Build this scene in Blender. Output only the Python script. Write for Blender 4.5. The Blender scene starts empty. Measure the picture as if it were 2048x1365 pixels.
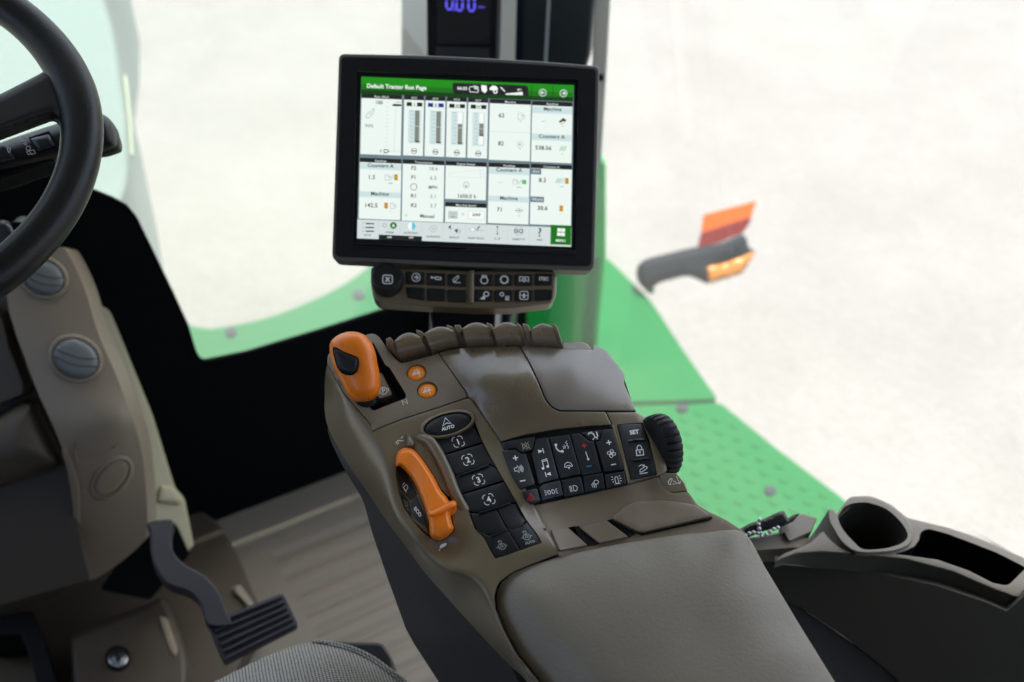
import bpy, bmesh, math, random
import numpy as np
from mathutils import Vector, Matrix
from mathutils.geometry import delaunay_2d_cdt
random.seed(7)
sc = bpy.context.scene
# ------------------------------------------------------------------ camera
FPX, CX, CY = 1991.0, 1024.0, 682.5
CAM = np.array([0.0, 0.0, 1.30])
def basis(p, yw, rl):
    p, yw, rl = map(math.radians, (p, yw, rl))
    F = np.array([math.sin(yw)*math.cos(p), math.cos(yw)*math.cos(p), -math.sin(p)])
    R = np.cross(F, [0, 0, 1]); R /= np.linalg.norm(R); U = np.cross(R, F)
    return R*math.cos(rl)+U*math.sin(rl), -R*math.sin(rl)+U*math.cos(rl), F
RR, UU, FF = basis(38, 33, 2.5)
cd = bpy.data.cameras.new('camera'); cam = bpy.data.objects.new('camera', cd)
sc.collection.objects.link(cam); sc.camera = cam
cd.sensor_width = 36; cd.lens = FPX/2048*36; cd.clip_start = .02; cd.clip_end = 500
cam.matrix_world = Matrix(((RR[0], UU[0], -FF[0], CAM[0]), (RR[1], UU[1], -FF[1], CAM[1]), (RR[2], UU[2], -FF[2], CAM[2]), (0, 0, 0, 1)))
cd.dof.use_dof = True; cd.dof.focus_distance = .80; cd.dof.aperture_fstop = 4.5
# ------------------------------------------------------------------ world, sun, exposure
EXPO = 1.9
SUN_EL, SUN_AZ = 70, 60       # azimuth, clockwise from +Y (front of the cab)
w = bpy.data.worlds.new('World'); sc.world = w; w.use_nodes = True
nt = w.node_tree; bg = nt.nodes['Background']
sky = nt.nodes.new('ShaderNodeTexSky'); sky.sky_type = 'NISHITA'; sky.sun_disc = False
sky.sun_elevation = math.radians(SUN_EL); sky.sun_rotation = math.radians(SUN_AZ); sky.dust_density = 4.5; sky.ozone_density = .8
nt.links.new(sky.outputs[0], bg.inputs[0]); bg.inputs[1].default_value = .15
sd = bpy.data.lights.new('sun', 'SUN'); sun = bpy.data.objects.new('sun', sd); sc.collection.objects.link(sun)
sd.energy = 2.0; sd.angle = math.radians(.6); sd.color = (1, .95, .87)
sdir = Vector((math.sin(math.radians(SUN_AZ))*math.cos(math.radians(SUN_EL)), math.cos(math.radians(SUN_AZ))*math.cos(math.radians(SUN_EL)), math.sin(math.radians(SUN_EL))))
sun.rotation_euler = sdir.to_track_quat('Z', 'Y').to_euler(); sun.location = (0, 0, 8)
sc.view_settings.view_transform = 'Standard'; sc.view_settings.look = 'None'
sc.view_settings.exposure = EXPO; sc.view_settings.gamma = 1; sc.view_settings.use_curve_mapping = False
sc.cycles.use_denoising = True; sc.cycles.max_bounces = 10; sc.cycles.sample_clamp_indirect = 6
sc.cycles.transparent_max_bounces = 12; sc.cycles.caustics_reflective = False
KX = 2**EXPO
# ------------------------------------------------------------------ helpers: pixel ray -> point on a real surface
def ray(x, y): return FF+RR*((x-CX)/FPX)-UU*((y-CY)/FPX)
def at(x, y, d): return CAM+ray(x, y)*d
def unit(v): v = np.array(v, float); return v/np.linalg.norm(v)
class Surf:
    def __init__(s, p0, n, hf=None): s.p0 = np.array(p0, float); s.n = unit(n); s.hf = hf
    def P(s, x, y, h=0.0):
        if s.hf is not None: h = h+s.hf(x, y)
        r = ray(x, y); q = s.p0+s.n*(h*.001)
        return CAM+r*(np.dot(q-CAM, s.n)/np.dot(r, s.n))
def tps(ctrl, lam=.012):
    c = np.array(ctrl, float); X = c[:, :2]/100.; n = len(c)
    def k(d): return np.where(d > 1e-9, d*d*np.log(d+1e-12), 0)
    D = np.linalg.norm(X[:, None]-X[None], axis=2); K = k(D)+lam*np.eye(n)
    Pm = np.c_[np.ones(n), X]; A = np.zeros((n+3, n+3)); A[:n, :n] = K; A[:n, n:] = Pm; A[n:, :n] = Pm.T
    wt = np.linalg.solve(A, np.r_[c[:, 2], 0, 0, 0])
    def f(x, y):
        q = np.array([x/100., y/100.]); d = np.linalg.norm(X-q, axis=1)
        return float(k(d)@wt[:n]+wt[n]+wt[n+1:]@q)
    return f
def Z(s, ox, oy):
    def g(*pts):
        if len(pts) == 2 and not isinstance(pts[0], (tuple, list)): return (ox+pts[0]/s, oy+pts[1]/s)
        return [(ox+p[0]/s, oy+p[1]/s)+tuple(p[2:]) for p in pts]
    return g
z1 = Z(2.481, 640, 90); zc = Z(4.6545, 960, 800); zs = Z(4.7079, 760, 860); zl = Z(6.203, 640, 640); zb = Z(4.2667, 740, 520)
zr = Z(3.1605, 1400, 960); z7 = Z(4.2667, 1080, 940); zv = Z(1.5424, 0, 480); zu = Z(2.935, 0, 900); zA = Z(4.452, 780, 1080)
zm = Z(4.096, 760, 0); zp = Z(2.73, 1180, 360); zt = Z(6.2045, 0, 200); z4 = Z(2.5276, 640, 620); z5 = Z(3.2117, 300, 940)
def fil(pts, r=0, n=4):
    """closed polygon, each corner rounded by its own third value or r"""
    out = []; N = len(pts)
    for i in range(N):
        p = np.array(pts[i][:2], float); a = np.array(pts[i-1][:2], float); b = np.array(pts[(i+1) % N][:2], float)
        rr = pts[i][2] if len(pts[i]) > 2 else r
        la, lb = np.linalg.norm(a-p), np.linalg.norm(b-p); d = min(rr, .45*la, .45*lb)
        if d < .3: out.append(tuple(p)); continue
        A = p+(a-p)/la*d; B = p+(b-p)/lb*d
        for k in range(n+1):
            t = k/n; q = A*(1-t)**2+p*2*t*(1-t)+B*t*t; out.append(tuple(q))
    return out
def spl(pts, n=5, closed=True):
    P = [np.array(p[:2], float) for p in pts]; N = len(P); out = []
    rng = range(N) if closed else range(N-1)
    for i in rng:
        if closed: a, b, c, d = P[i-1], P[i], P[(i+1) % N], P[(i+2) % N]
        else: a, b, c, d = P[max(i-1, 0)], P[i], P[i+1], P[min(i+2, N-1)]
        for k in range(n):
            t = k/n
            out.append(tuple(.5*((2*b)+(c-a)*t+(2*a-5*b+4*c-d)*t*t+(3*b-a-3*c+d)*t**3)))
    if not closed: out.append(tuple(P[-1]))
    return out
def spl3(pts, n=6):
    P = [np.array(p, float) for p in pts]; out = []
    for i in range(len(P)-1):
        a, b, c, d = P[max(i-1, 0)], P[i], P[i+1], P[min(i+2, len(P)-1)]
        for k in range(n):
            t = k/n; out.append(.5*((2*b)+(c-a)*t+(2*a-5*b+4*c-d)*t*t+(3*b-a-3*c+d)*t**3))
    out.append(P[-1]); return out
def ell(cx, cy, rx, ry, rot=0, n=36):
    c, s = math.cos(math.radians(rot)), math.sin(math.radians(rot))
    return [(cx+rx*math.cos(a)*c-ry*math.sin(a)*s, cy+rx*math.cos(a)*s+ry*math.sin(a)*c) for a in [2*math.pi*k/n for k in range(n)]]
def area(p): return .5*sum(p[i-1][0]*p[i][1]-p[i][0]*p[i-1][1] for i in range(len(p)))
def orient(p): p = [tuple(q[:2]) for q in p]; return p if area(p) > 0 else p[::-1]
def dens(p, g):
    out = []
    for i in range(len(p)):
        a, b = p[i], p[(i+1) % len(p)]; L = math.hypot(b[0]-a[0], b[1]-a[1]); k = max(1, int(L/g))
        for j in range(k): out.append((a[0]+(b[0]-a[0])*j/k, a[1]+(b[1]-a[1])*j/k))
    return out
def inset(p, d):
    out = []; N = len(p)
    for i in range(N):
        a = np.array(p[i-1]); b = np.array(p[i]); c = np.array(p[(i+1) % N])
        e1 = b-a; e2 = c-b; e1 = e1/(np.linalg.norm(e1)+1e-9); e2 = e2/(np.linalg.norm(e2)+1e-9)
        n1 = np.array([-e1[1], e1[0]]); n2 = np.array([-e2[1], e2[0]]); m = n1+n2; L = np.linalg.norm(m)
        if L < 1e-6: m = n1; L = 1
        m = m/L; k = min(1.6, 1/max(.4, float(m@n1))); out.append(tuple(b+m*d*k))
    return out
def inpoly(x, y, P):
    c = False; j = len(P)-1
    for i in range(len(P)):
        if (P[i][1] > y) != (P[j][1] > y) and x < (P[j][0]-P[i][0])*(y-P[i][1])/(P[j][1]-P[i][1]+1e-12)+P[i][0]: c = not c
        j = i
    return c
def npinpoly(X, Y, P):
    P = np.array(P); x1, y1 = P[:, 0], P[:, 1]; x2, y2 = np.roll(x1, 1), np.roll(y1, 1); c = np.zeros(X.shape, bool)
    for a, b, d, e in zip(x1, y1, x2, y2):
        if b == e: continue
        c ^= ((b > Y) != (e > Y)) & (X < (d-a)*(Y-b)/(e-b)+a)
    return c
def cdt(loop, holes=(), grid=0):
    vs = []; es = []
    for L in [loop]+list(holes):
        o = len(vs); vs += [tuple(q) for q in L]; es += [(o+i, o+(i+1) % len(L)) for i in range(len(L))]
    if grid:
        P = np.array(loop); x0, y0 = P.min(0); x1, y1 = P.max(0)
        X, Y = np.meshgrid(np.arange(x0+grid*.5, x1, grid), np.arange(y0+grid*.5, y1, grid*.9))
        X = X+(np.arange(X.shape[0]) % 2)[:, None]*grid*.5; X, Y = X.ravel(), Y.ravel()
        ok = npinpoly(X, Y, loop)
        for h in holes: ok &= ~npinpoly(X, Y, h)
        A = np.array(vs)
        for x, y in zip(X[ok], Y[ok]):
            if np.min((A[:, 0]-x)**2+(A[:, 1]-y)**2) > (grid*.45)**2: vs.append((float(x), float(y)))
    r = delaunay_2d_cdt([Vector(v) for v in vs], es, [], 1 if not holes else 0, 1e-4)
    V = [(v[0], v[1]) for v in r[0]]; Fc = []
    for f in r[2]:
        x = sum(V[i][0] for i in f)/len(f); y = sum(V[i][1] for i in f)/len(f)
        if holes and (not inpoly(x, y, loop) or any(inpoly(x, y, h) for h in holes)): continue
        Fc.append(list(f))
    return V, Fc
class MB:
    def __init__(s): s.v = []; s.f = []; s.mi = []; s.mats = []
    def add(s, vs, fs, mat):
        if mat not in s.mats: s.mats.append(mat)
        k = s.mats.index(mat); o = len(s.v); s.v += [tuple(map(float, q)) for q in vs]
        for f in fs: s.f.append([o+i for i in f]); s.mi.append(k)
        return s
    def plate(s, out, S, mat, h=0., t=3., r=1.0, rh=None, holes=(), grid=0, K=3, dn=6, wall=None):
        """plate lying on surface S: outline in px of its top edge, h above S in mm, thickness t mm, rounded rim r px / rh mm"""
        out = orient(out)
        if grid: out = orient(dens(out, dn))
        rh = r*.4 if rh is None else rh
        rings = []
        for k in range(K+1):
            a = math.pi/2*k/K; q = inset(out, r*(1-math.cos(a))) if k else out
            rings.append((q, h-rh*(1-math.sin(a))))
        if not grid and r > .3: rings.append((inset(out, r+.5), h)); K += 1
        n = len(out); vs = []; fs = []
        vs += [S.P(x, y, rings[0][1])-S.n*(t*.001) for x, y in out]
        for q, hh in rings: vs += [S.P(x, y, hh) for x, y in q]
        for k in range(K+1):
            for i in range(n):
                j = (i+1) % n; fs.append([k*n+i, k*n+j, (k+1)*n+j, (k+1)*n+i])
        s.add(vs, fs, mat)
        q, hh = rings[-1]; hl = [orient(x) for x, *_ in holes]
        V, Fc = cdt(q, hl, grid)
        s.add([S.P(x, y, hh) for x, y in V], Fc, mat)
        for H, dep, mw in holes:
            H = orient(H); m = len(H)
            a = [S.P(x, y, hh)-S.n*5e-5 for x, y in H]; b = [p-S.n*(dep*.001) for p in a]
            s.add(a+b, [[i, (i+1) % m, m+(i+1) % m, m+i] for i in range(m)], mw or mat)
            if mw: s.add(b, [list(range(m))], mw)
        return s
    def skin(s, out, S, mat, grid=14, t=10., h=0, dn=8):
        return s.plate(out, S, mat, h=h, t=t, r=.01, rh=0, grid=grid, K=1, dn=dn)
    def flat(s, out, S, mat, h=0.):
        V, Fc = cdt(orient(out)); return s.add([S.P(x, y, h) for x, y in V], Fc, mat)
    def quad3(s, a, b, c, d, mat): return s.add([a, b, c, d], [[0, 1, 2, 3]], mat)
    def box(s, lo, hi, mat, bev=0):
        x0, y0, z0 = lo; x1, y1, z1_ = hi
        return s.add([(x0, y0, z0), (x1, y0, z0), (x1, y1, z0), (x0, y1, z0), (x0, y0, z1_), (x1, y0, z1_), (x1, y1, z1_), (x0, y1, z1_)],
                     [[0, 3, 2, 1], [4, 5, 6, 7], [0, 1, 5, 4], [1, 2, 6, 5], [2, 3, 7, 6], [3, 0, 4, 7]], mat)
    def tube(s, pts, r, mat, seg=12, flat=1.0, nrm=None, caps=True, closed=False):
        P = [np.array(p, float) for p in pts]; N = len(P); rs = r if hasattr(r, '__len__') else [r]*N
        vs = []; prev = None
        for i in range(N):
            if closed: T = P[(i+1) % N]-P[i-1]
            else: T = P[min(i+1, N-1)]-P[max(i-1, 0)]
            T = unit(T)
            u = np.array(nrm) if nrm is not None else (prev if prev is not None else np.array([.3, .2, 1.]))
            u = unit(u-T*(u@T)); prev = u if nrm is None else None; b = np.cross(T, u)
            for k in range(seg):
                a = 2*math.pi*k/seg; vs.append(P[i]+b*math.cos(a)*rs[i]+u*math.sin(a)*rs[i]*flat)
        fs = []
        for i in range(N if closed else N-1):
            i2 = (i+1) % N
            for k in range(seg): fs.append([i*seg+k, i*seg+(k+1) % seg, i2*seg+(k+1) % seg, i2*seg+k])
        if caps and not closed: fs += [list(range(seg))[::-1], [(N-1)*seg+k for k in range(seg)]]
        return s.add(vs, fs, mat)
    def stroke(s, pts, S, mat, wd=2., h=.3, closed=False):
        P = [np.array(p[:2], float) for p in pts]; N = len(P); L = []; R = []
        for i in range(N):
            a = P[i-1] if (i or closed) else P[i]; c = P[(i+1) % N] if (i < N-1 or closed) else P[i]
            e1 = P[i]-a; e2 = c-P[i]; l1, l2 = np.linalg.norm(e1), np.linalg.norm(e2)
            if l1 < 1e-6: e1, l1 = e2, l2
            if l2 < 1e-6: e2, l2 = e1, l1
            n1 = np.array([-e1[1], e1[0]])/(l1+1e-9); n2 = np.array([-e2[1], e2[0]])/(l2+1e-9); m = n1+n2; m = m/(np.linalg.norm(m)+1e-9)
            k = min(1.5, 1/max(.5, float(m@n1))); L.append(P[i]+m*wd/2*k); R.append(P[i]-m*wd/2*k)
        vs = [S.P(x, y, h) for x, y in L]+[S.P(x, y, h) for x, y in R]
        fs = [[i, (i+1) % N, N+(i+1) % N, N+i] for i in range(N if closed else N-1)]
        return s.add(vs, fs, mat)
    def text(s, txt, cx, cy, ch, S, mat, ex=(1, 0), ey=(0, 1), h=.3, bold=0., sp=1., al='CENTER'):
        """cap height ch px centred at cx, cy; ex/ey = px directions of the baseline and of down"""
        V, Fc = textmesh(txt, bold, sp, al); k = ch/.7
        s.add([S.P(cx+(ex[0]*x-ey[0]*(y-.35))*k, cy+(ex[1]*x-ey[1]*(y-.35))*k, h) for x, y in V], Fc, mat); return s
    def build(s, name, parent=None, sharp=38, label=None, cat=None, group=None, kind=None):
        O = np.array(parent['_o']) if parent is not None and '_o' in parent else np.zeros(3)
        me = bpy.data.meshes.new(name); me.from_pydata([tuple(np.array(q)-O) for q in s.v], [], s.f)
        for m in s.mats: me.materials.append(M[m])
        me.polygons.foreach_set('material_index', s.mi); me.polygons.foreach_set('use_smooth', [True]*len(s.f)); me.update()
        bm = bmesh.new(); bm.from_mesh(me); bmesh.ops.remove_doubles(bm, verts=bm.verts, dist=2e-6); bmesh.ops.recalc_face_normals(bm, faces=bm.faces)
        bm.to_mesh(me); bm.free(); me.set_sharp_from_angle(angle=math.radians(sharp))
        o = bpy.data.objects.new(name, me); sc.collection.objects.link(o)
        if parent is not None: o.parent = parent; o['_o'] = parent['_o'] if '_o' in parent else (0., 0., 0.)
        tag(o, label, cat, group, kind); return o
_tc = {}
def textmesh(txt, bold, sp, al):
    k = (txt, bold, sp, al)
    if k not in _tc:
        c = bpy.data.curves.new('t', 'FONT'); c.body = txt; c.size = 1; c.align_x = al; c.offset = bold; c.space_character = sp; c.resolution_u = 3
        o = bpy.data.objects.new('t', c); me = bpy.data.meshes.new_from_object(o)
        _tc[k] = ([(v.co.x, v.co.y) for v in me.vertices], [list(p.vertices) for p in me.polygons])
        bpy.data.objects.remove(o); bpy.data.meshes.remove(me); bpy.data.curves.remove(c)
    return _tc[k]
def tag(o, label=None, cat=None, group=None, kind=None):
    if label: o['label'] = label
    if cat: o['category'] = cat
    if group: o['group'] = group
    if kind: o['kind'] = kind
def thing(name, label, cat, base, group=None):
    o = bpy.data.objects.new(name, None); sc.collection.objects.link(o); o.location = tuple(map(float, base)); o.empty_display_size = .05
    o['_o'] = tuple(map(float, base)); tag(o, label, cat, group); return o
# ------------------------------------------------------------------ materials
M = {}
def mat(name, col, rough=.5, bump=0, bscale=400, var=0, vscale=6, metal=0, coat=0, spec=.5, coat_r=.1, sheen=0):
    m = bpy.data.materials.new(name); m.use_nodes = True; n = m.node_tree; b = n.nodes['Principled BSDF']; M[name] = m
    b.inputs['Base Color'].default_value = (*col, 1); b.inputs['Roughness'].default_value = rough; b.inputs['Metallic'].default_value = metal
    b.inputs['Coat Weight'].default_value = coat; b.inputs['Coat Roughness'].default_value = coat_r; b.inputs['Specular IOR Level'].default_value = spec
    tc = n.nodes.new('ShaderNodeTexCoord')
    if bump:
        t = n.nodes.new('ShaderNodeTexNoise'); t.inputs['Scale'].default_value = bscale; t.inputs['Detail'].default_value = 3
        n.links.new(tc.outputs['Object'], t.inputs['Vector'])
        bp = n.nodes.new('ShaderNodeBump'); bp.inputs['Strength'].default_value = bump; bp.inputs['Distance'].default_value = .0006
        n.links.new(t.outputs[0], bp.inputs['Height']); n.links.new(bp.outputs[0], b.inputs['Normal'])
    if var:
        t = n.nodes.new('ShaderNodeTexNoise'); t.inputs['Scale'].default_value = vscale; t.inputs['Detail'].default_value = 6; t.inputs['Roughness'].default_value = .65
        n.links.new(tc.outputs['Object'], t.inputs['Vector'])
        mr = n.nodes.new('ShaderNodeMapRange'); mr.inputs[3].default_value = 1-var; mr.inputs[4].default_value = 1+var
        n.links.new(t.outputs[0], mr.inputs[0])
        mx = n.nodes.new('ShaderNodeVectorMath'); mx.operation = 'SCALE'; mx.inputs[0].default_value = col
        n.links.new(mr.outputs[0], mx.inputs['Scale']); n.links.new(mx.outputs[0], b.inputs['Base Color'])
        mr2 = n.nodes.new('ShaderNodeMapRange'); mr2.inputs[3].default_value = max(0, rough-.06); mr2.inputs[4].default_value = rough+.08
        n.links.new(t.outputs[0], mr2.inputs[0]); n.links.new(mr2.outputs[0], b.inputs['Roughness'])
    return m
def emat(name, col, k=1.0):
    m = bpy.data.materials.new(name); m.use_nodes = True; b = m.node_tree.nodes['Principled BSDF']; M[name] = m
    b.inputs['Base Color'].default_value = (.01, .01, .01, 1); b.inputs['Roughness'].default_value = .25
    b.inputs['Emission Color'].default_value = (*col, 1); b.inputs['Emission Strength'].default_value = k/KX
    return m
mat('brown', (.180, .138, .088), .40, .22, 900, .08, 9)
mat('brown_light', (.205, .168, .122), .40, .25, 900, .06, 9)
mat('brown_gloss', (.155, .117, .072), .26, .12, 900, .06, 9, coat=.45, coat_r=.14)
mat('olive', (.165, .126, .074), .32, .12, 900, .06, 9, coat=.35, coat_r=.2)
mat('pad', (.235, .200, .150), .50, .55, 420, .07, 7)
mat('lid', (.190, .160, .125), .36, .22, 900, .06, 9, coat=.3, coat_r=.25)
mat('gap', (.004, .004, .004), .7, spec=.15)
mat('button', (.012, .016, .021), .42, .10, 1200, .1, 20, spec=.45)
mat('button_strip', (.007, .009, .013), .40, .08, 1200, .1, 20, spec=.35)
mat('slot', (.004, .004, .005), .55)
mat('skirt', (.030, .026, .030), .62, .25, 700, .08, 8)
mat('orange', (1.0, .225, .004), .36, .08, 700, .04, 20, coat=.15, coat_r=.3)
mat('orange_button', (1.0, .30, .008), .5, .05, 700)
mat('white', (.92, .92, .92), .6)
mat('white_dim', (.30, .32, .33), .5)
mat('cream_sym', (.45, .40, .28), .5)
mat('red_sym', (.65, .02, .015), .5)
mat('blue_sym', (.02, .28, .55), .5)
mat('rubber', (.008, .008, .009), .45, .15, 600, .1, 12, spec=.35)
mat('housing', (.009, .009, .010), .55, .35, 1100, .08, 12, spec=.25)
mat('housing_rim', (.11, .10, .085), .45, .2, 900)
mat('leather', (.006, .006, .007), .36, .35, 500, .22, 9, spec=.28)
mat('black', (.004, .004, .005), .65, .2, 500, spec=.2)
mat('black_wall', (.0016, .0020, .0026), .8, .1, 300, spec=.08)
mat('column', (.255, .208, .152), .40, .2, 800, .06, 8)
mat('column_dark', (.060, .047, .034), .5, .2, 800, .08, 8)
mat('vent', (.16, .175, .175), .38, .1, 800)
mat('beige', (.36, .33, .21), .5, .2, 700, .07, 7)
mat('floor', (.185, .165, .135), .62, .3, 500, .10, 9)
mat('floor_brown', (.060, .046, .032), .5, .2, 500, .1, 9)
mat('pedal', (.016, .014, .022), .6, .25, 600)
mat('steel', (.45, .45, .46), .25, 0, metal=1)
mat('silver', (.55, .56, .57), .35, 0, metal=1)
mat('cream', (.80, .77, .66), .5)
mat('pillar', (.022, .028, .028), .35, .1, 500)
mat('pillar_grey', (.42, .45, .45), .25, .05, 300, .1, 5)
mat('green', (.003, .112, .029), .6, 0, spec=.06, var=.05, vscale=3)
mat('hood', (.115, .165, .148), .5, 0, spec=.3)  # green paint bleached: sky reflection and glass glare put into the colour
mat('green_lit', (.014, .42, .07), .45, 0, spec=.2)  # brighter copy of green, the light on the panel put into colour
mat('yellow', (.26, .30, .20), .5)
mat('grey_plastic', (.008, .013, .018), .6, .2, 300, spec=.08)
mat('amber', (.50, .17, .008), .3, coat=.2)
mat('refl_orange', (.62, .105, .006), .4, spec=.15)
mat('refl_red', (.17, .012, .008), .4, spec=.15)
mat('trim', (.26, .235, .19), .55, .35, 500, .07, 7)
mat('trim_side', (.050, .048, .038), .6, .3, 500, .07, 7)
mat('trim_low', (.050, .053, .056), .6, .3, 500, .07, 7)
mat('bolt_grey', (.028, .034, .045), .6, spec=.05)
mat('headliner', (.45, .43, .38), .8)
mat('ui_gap', (.02, .02, .03), .3)
E_ = {'ui_white': (.84, .93, .88), 'ui_panel': (.62, .76, .76), 'ui_border': (.16, .22, .25), 'ui_dark': (.012, .014, .016), 'ui_ink': (.02, .025, .03), 'ui_grey': (.30, .36, .37),
      'ui_light': (.55, .63, .62), 'ui_green': (.010, .17, .008), 'ui_green_hi': (.012, .27, .008), 'ui_green_low': (.004, .05, .004), 'ui_bar': (.22, .24, .20), 'ui_blue': (.01, .025, .25),
      'ui_navy': (.008, .03, .01), 'ui_amber': (.62, .32, .02), 'ui_leaf': (.12, .50, .18), 'ui_cyan': (.12, .55, .75), 'ui_tab': (.66, .74, .73), 'ui_tag': (.13, .19, .24), 'ui_pure': (.92, .97, .95)}
for k_, c_ in E_.items(): emat(k_, c_, 1.)
emat('digit', (.13, .11, .95), 1.15)
# glass: clear pane, light glare mixed in as a pale translucent haze
def glass(name, glare_mix, tint=(1, 1, 1), dcol=(.8, .85, .82)):
    m = bpy.data.materials.new(name); m.use_nodes = True; n = m.node_tree; M[name] = m
    for x in list(n.nodes): n.nodes.remove(x)
    o = n.nodes.new('ShaderNodeOutputMaterial'); tr = n.nodes.new('ShaderNodeBsdfTransparent'); tr.inputs[0].default_value = (*tint, 1)
    gl = n.nodes.new('ShaderNodeBsdfGlossy'); gl.inputs['Roughness'].default_value = .02
    lw_ = n.nodes.new('ShaderNodeLayerWeight'); lw_.inputs[0].default_value = .5; pw_ = n.nodes.new('ShaderNodeMath'); pw_.operation = 'POWER'; pw_.inputs[1].default_value = 5; n.links.new(lw_.outputs['Facing'], pw_.inputs[0])
    fr = n.nodes.new('ShaderNodeMath'); fr.operation = 'MULTIPLY_ADD'; fr.inputs[1].default_value = .9; fr.inputs[2].default_value = .035; n.links.new(pw_.outputs[0], fr.inputs[0])
    a = n.nodes.new('ShaderNodeMixShader'); n.links.new(fr.outputs[0], a.inputs[0]); n.links.new(tr.outputs[0], a.inputs[1]); n.links.new(gl.outputs[0], a.inputs[2])
    tl = n.nodes.new('ShaderNodeBsdfTranslucent'); tl.inputs[0].default_value = (*dcol, 1)
    b = n.nodes.new('ShaderNodeMixShader'); b.inputs[0].default_value = glare_mix
    n.links.new(a.outputs[0], b.inputs[1]); n.links.new(tl.outputs[0], b.inputs[2]); n.links.new(b.outputs[0], o.inputs[0])
glass('glass_front', .13, (.95, .97, .93), (.85, .83, .76)); glass('glass_side', .035, (.98, .99, .97), (.85, .83, .76))
# gravel
def gravel():
    m = bpy.data.materials.new('gravel'); m.use_nodes = True; n = m.node_tree; b = n.nodes['Principled BSDF']; M['gravel'] = m
    tc = n.nodes.new('ShaderNodeTexCoord'); b.inputs['Roughness'].default_value = .9
    v = n.nodes.new('ShaderNodeTexVoronoi'); v.inputs['Scale'].default_value = 38; n.links.new(tc.outputs['Object'], v.inputs['Vector'])
    t = n.nodes.new('ShaderNodeTexNoise'); t.inputs['Scale'].default_value = 1.6; t.inputs['Detail'].default_value = 10; t.inputs['Roughness'].default_value = .7
    n.links.new(tc.outputs['Object'], t.inputs['Vector'])
    r = n.nodes.new('ShaderNodeValToRGB'); r.color_ramp.elements[0].color = (.150, .146, .134, 1); r.color_ramp.elements[1].color = (.200, .197, .187, 1)
    r.color_ramp.elements[0].position = .25; r.color_ramp.elements[1].position = .75
    mx = n.nodes.new('ShaderNodeMix'); mx.data_type = 'FLOAT'; mx.inputs[0].default_value = .8
    n.links.new(v.outputs['Color'], mx.inputs[2]); n.links.new(t.outputs[0], mx.inputs[3]); n.links.new(mx.outputs[0], r.inputs[0])
    n.links.new(r.outputs[0], b.inputs['Base Color'])
    bp = n.nodes.new('ShaderNodeBump'); bp.inputs['Distance'].default_value = .012; bp.inputs['Strength'].default_value = .4
    n.links.new(v.outputs['Distance'], bp.inputs['Height']); n.links.new(bp.outputs[0], b.inputs['Normal'])
gravel()
def fabric():
    m = bpy.data.materials.new('fabric'); m.use_nodes = True; n = m.node_tree; b = n.nodes['Principled BSDF']; M['fabric'] = m
    b.inputs['Roughness'].default_value = .85
    tc = n.nodes.new('ShaderNodeTexCoord'); mp = n.nodes.new('ShaderNodeMapping'); mp.inputs['Rotation'].default_value = (0, 0, math.radians(12)); n.links.new(tc.outputs['Object'], mp.inputs[0])
    sx = n.nodes.new('ShaderNodeSeparateXYZ'); n.links.new(mp.outputs[0], sx.inputs[0])
    def math_(op, a, bb=None):
        q = n.nodes.new('ShaderNodeMath'); q.operation = op
        for i, u in enumerate((a, bb)):
            if u is None: continue
            if isinstance(u, (int, float)): q.inputs[i].default_value = u
            else: n.links.new(u, q.inputs[i])
        return q.outputs[0]
    p = 2*math.pi/.0060
    a = math_('SINE', math_('MULTIPLY', sx.outputs[0], p)); c = math_('SINE', math_('MULTIPLY', sx.outputs[1], p*1.15))
    hgt = math_('MULTIPLY', a, c); hgt = math_('ABSOLUTE', hgt)
    nz = n.nodes.new('ShaderNodeTexNoise'); nz.inputs['Scale'].default_value = 500; n.links.new(tc.outputs['Object'], nz.inputs['Vector'])
    r = n.nodes.new('ShaderNodeValToRGB'); r.color_ramp.elements[0].color = (.012, .011, .011, 1); r.color_ramp.elements[1].color = (.60, .56, .50, 1); r.color_ramp.elements[1].position = .5
    n.links.new(math_('ADD', hgt, math_('MULTIPLY', math_('SUBTRACT', nz.outputs[0], .5), .5)), r.inputs[0]); n.links.new(r.outputs[0], b.inputs['Base Color'])
    bp = n.nodes.new('ShaderNodeBump'); bp.inputs['Distance'].default_value = .0012; bp.inputs['Strength'].default_value = .8
    n.links.new(hgt, bp.inputs['Height']); n.links.new(bp.outputs[0], b.inputs['Normal'])
fabric()

def inflate(mb, out, S, mt, H, r, t=0, grid=6, h=0, back=True, pw=.5):
    """pillow: rises from its px outline to H mm above S within r px (and the same below)"""
    out = orient(dens(orient(out), grid)); V, Fc = cdt(out, (), grid); O = np.array(out); O2 = np.roll(O, -1, axis=0)
    def dist(x, y):
        p = np.array([x, y]); e = O2-O; tt = np.clip(((p-O)*e).sum(1)/((e*e).sum(1)+1e-9), 0, 1); return float(np.min(np.linalg.norm(O+e*tt[:, None]-p, axis=1)))
    D = [dist(x, y) for x, y in V]
    hh = [H*max(0, 1-(1-min(d/r, 1))**2)**pw for d in D]
    mb.add([S.P(x, y, h+q) for (x, y), q in zip(V, hh)], Fc, mt)
    if back: mb.add([S.P(x, y, h)-S.n*(t+q)*.001 for (x, y), q in zip(V, hh)], [f[::-1] for f in Fc], mt)
    if t:
        n = len(out); a = [S.P(x, y, h) for x, y in out]; b = [p-S.n*t*.001 for p in a]
        mb.add(a+b, [[i, (i+1) % n, n+(i+1) % n, n+i] for i in range(n)], mt)
    return mb
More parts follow.
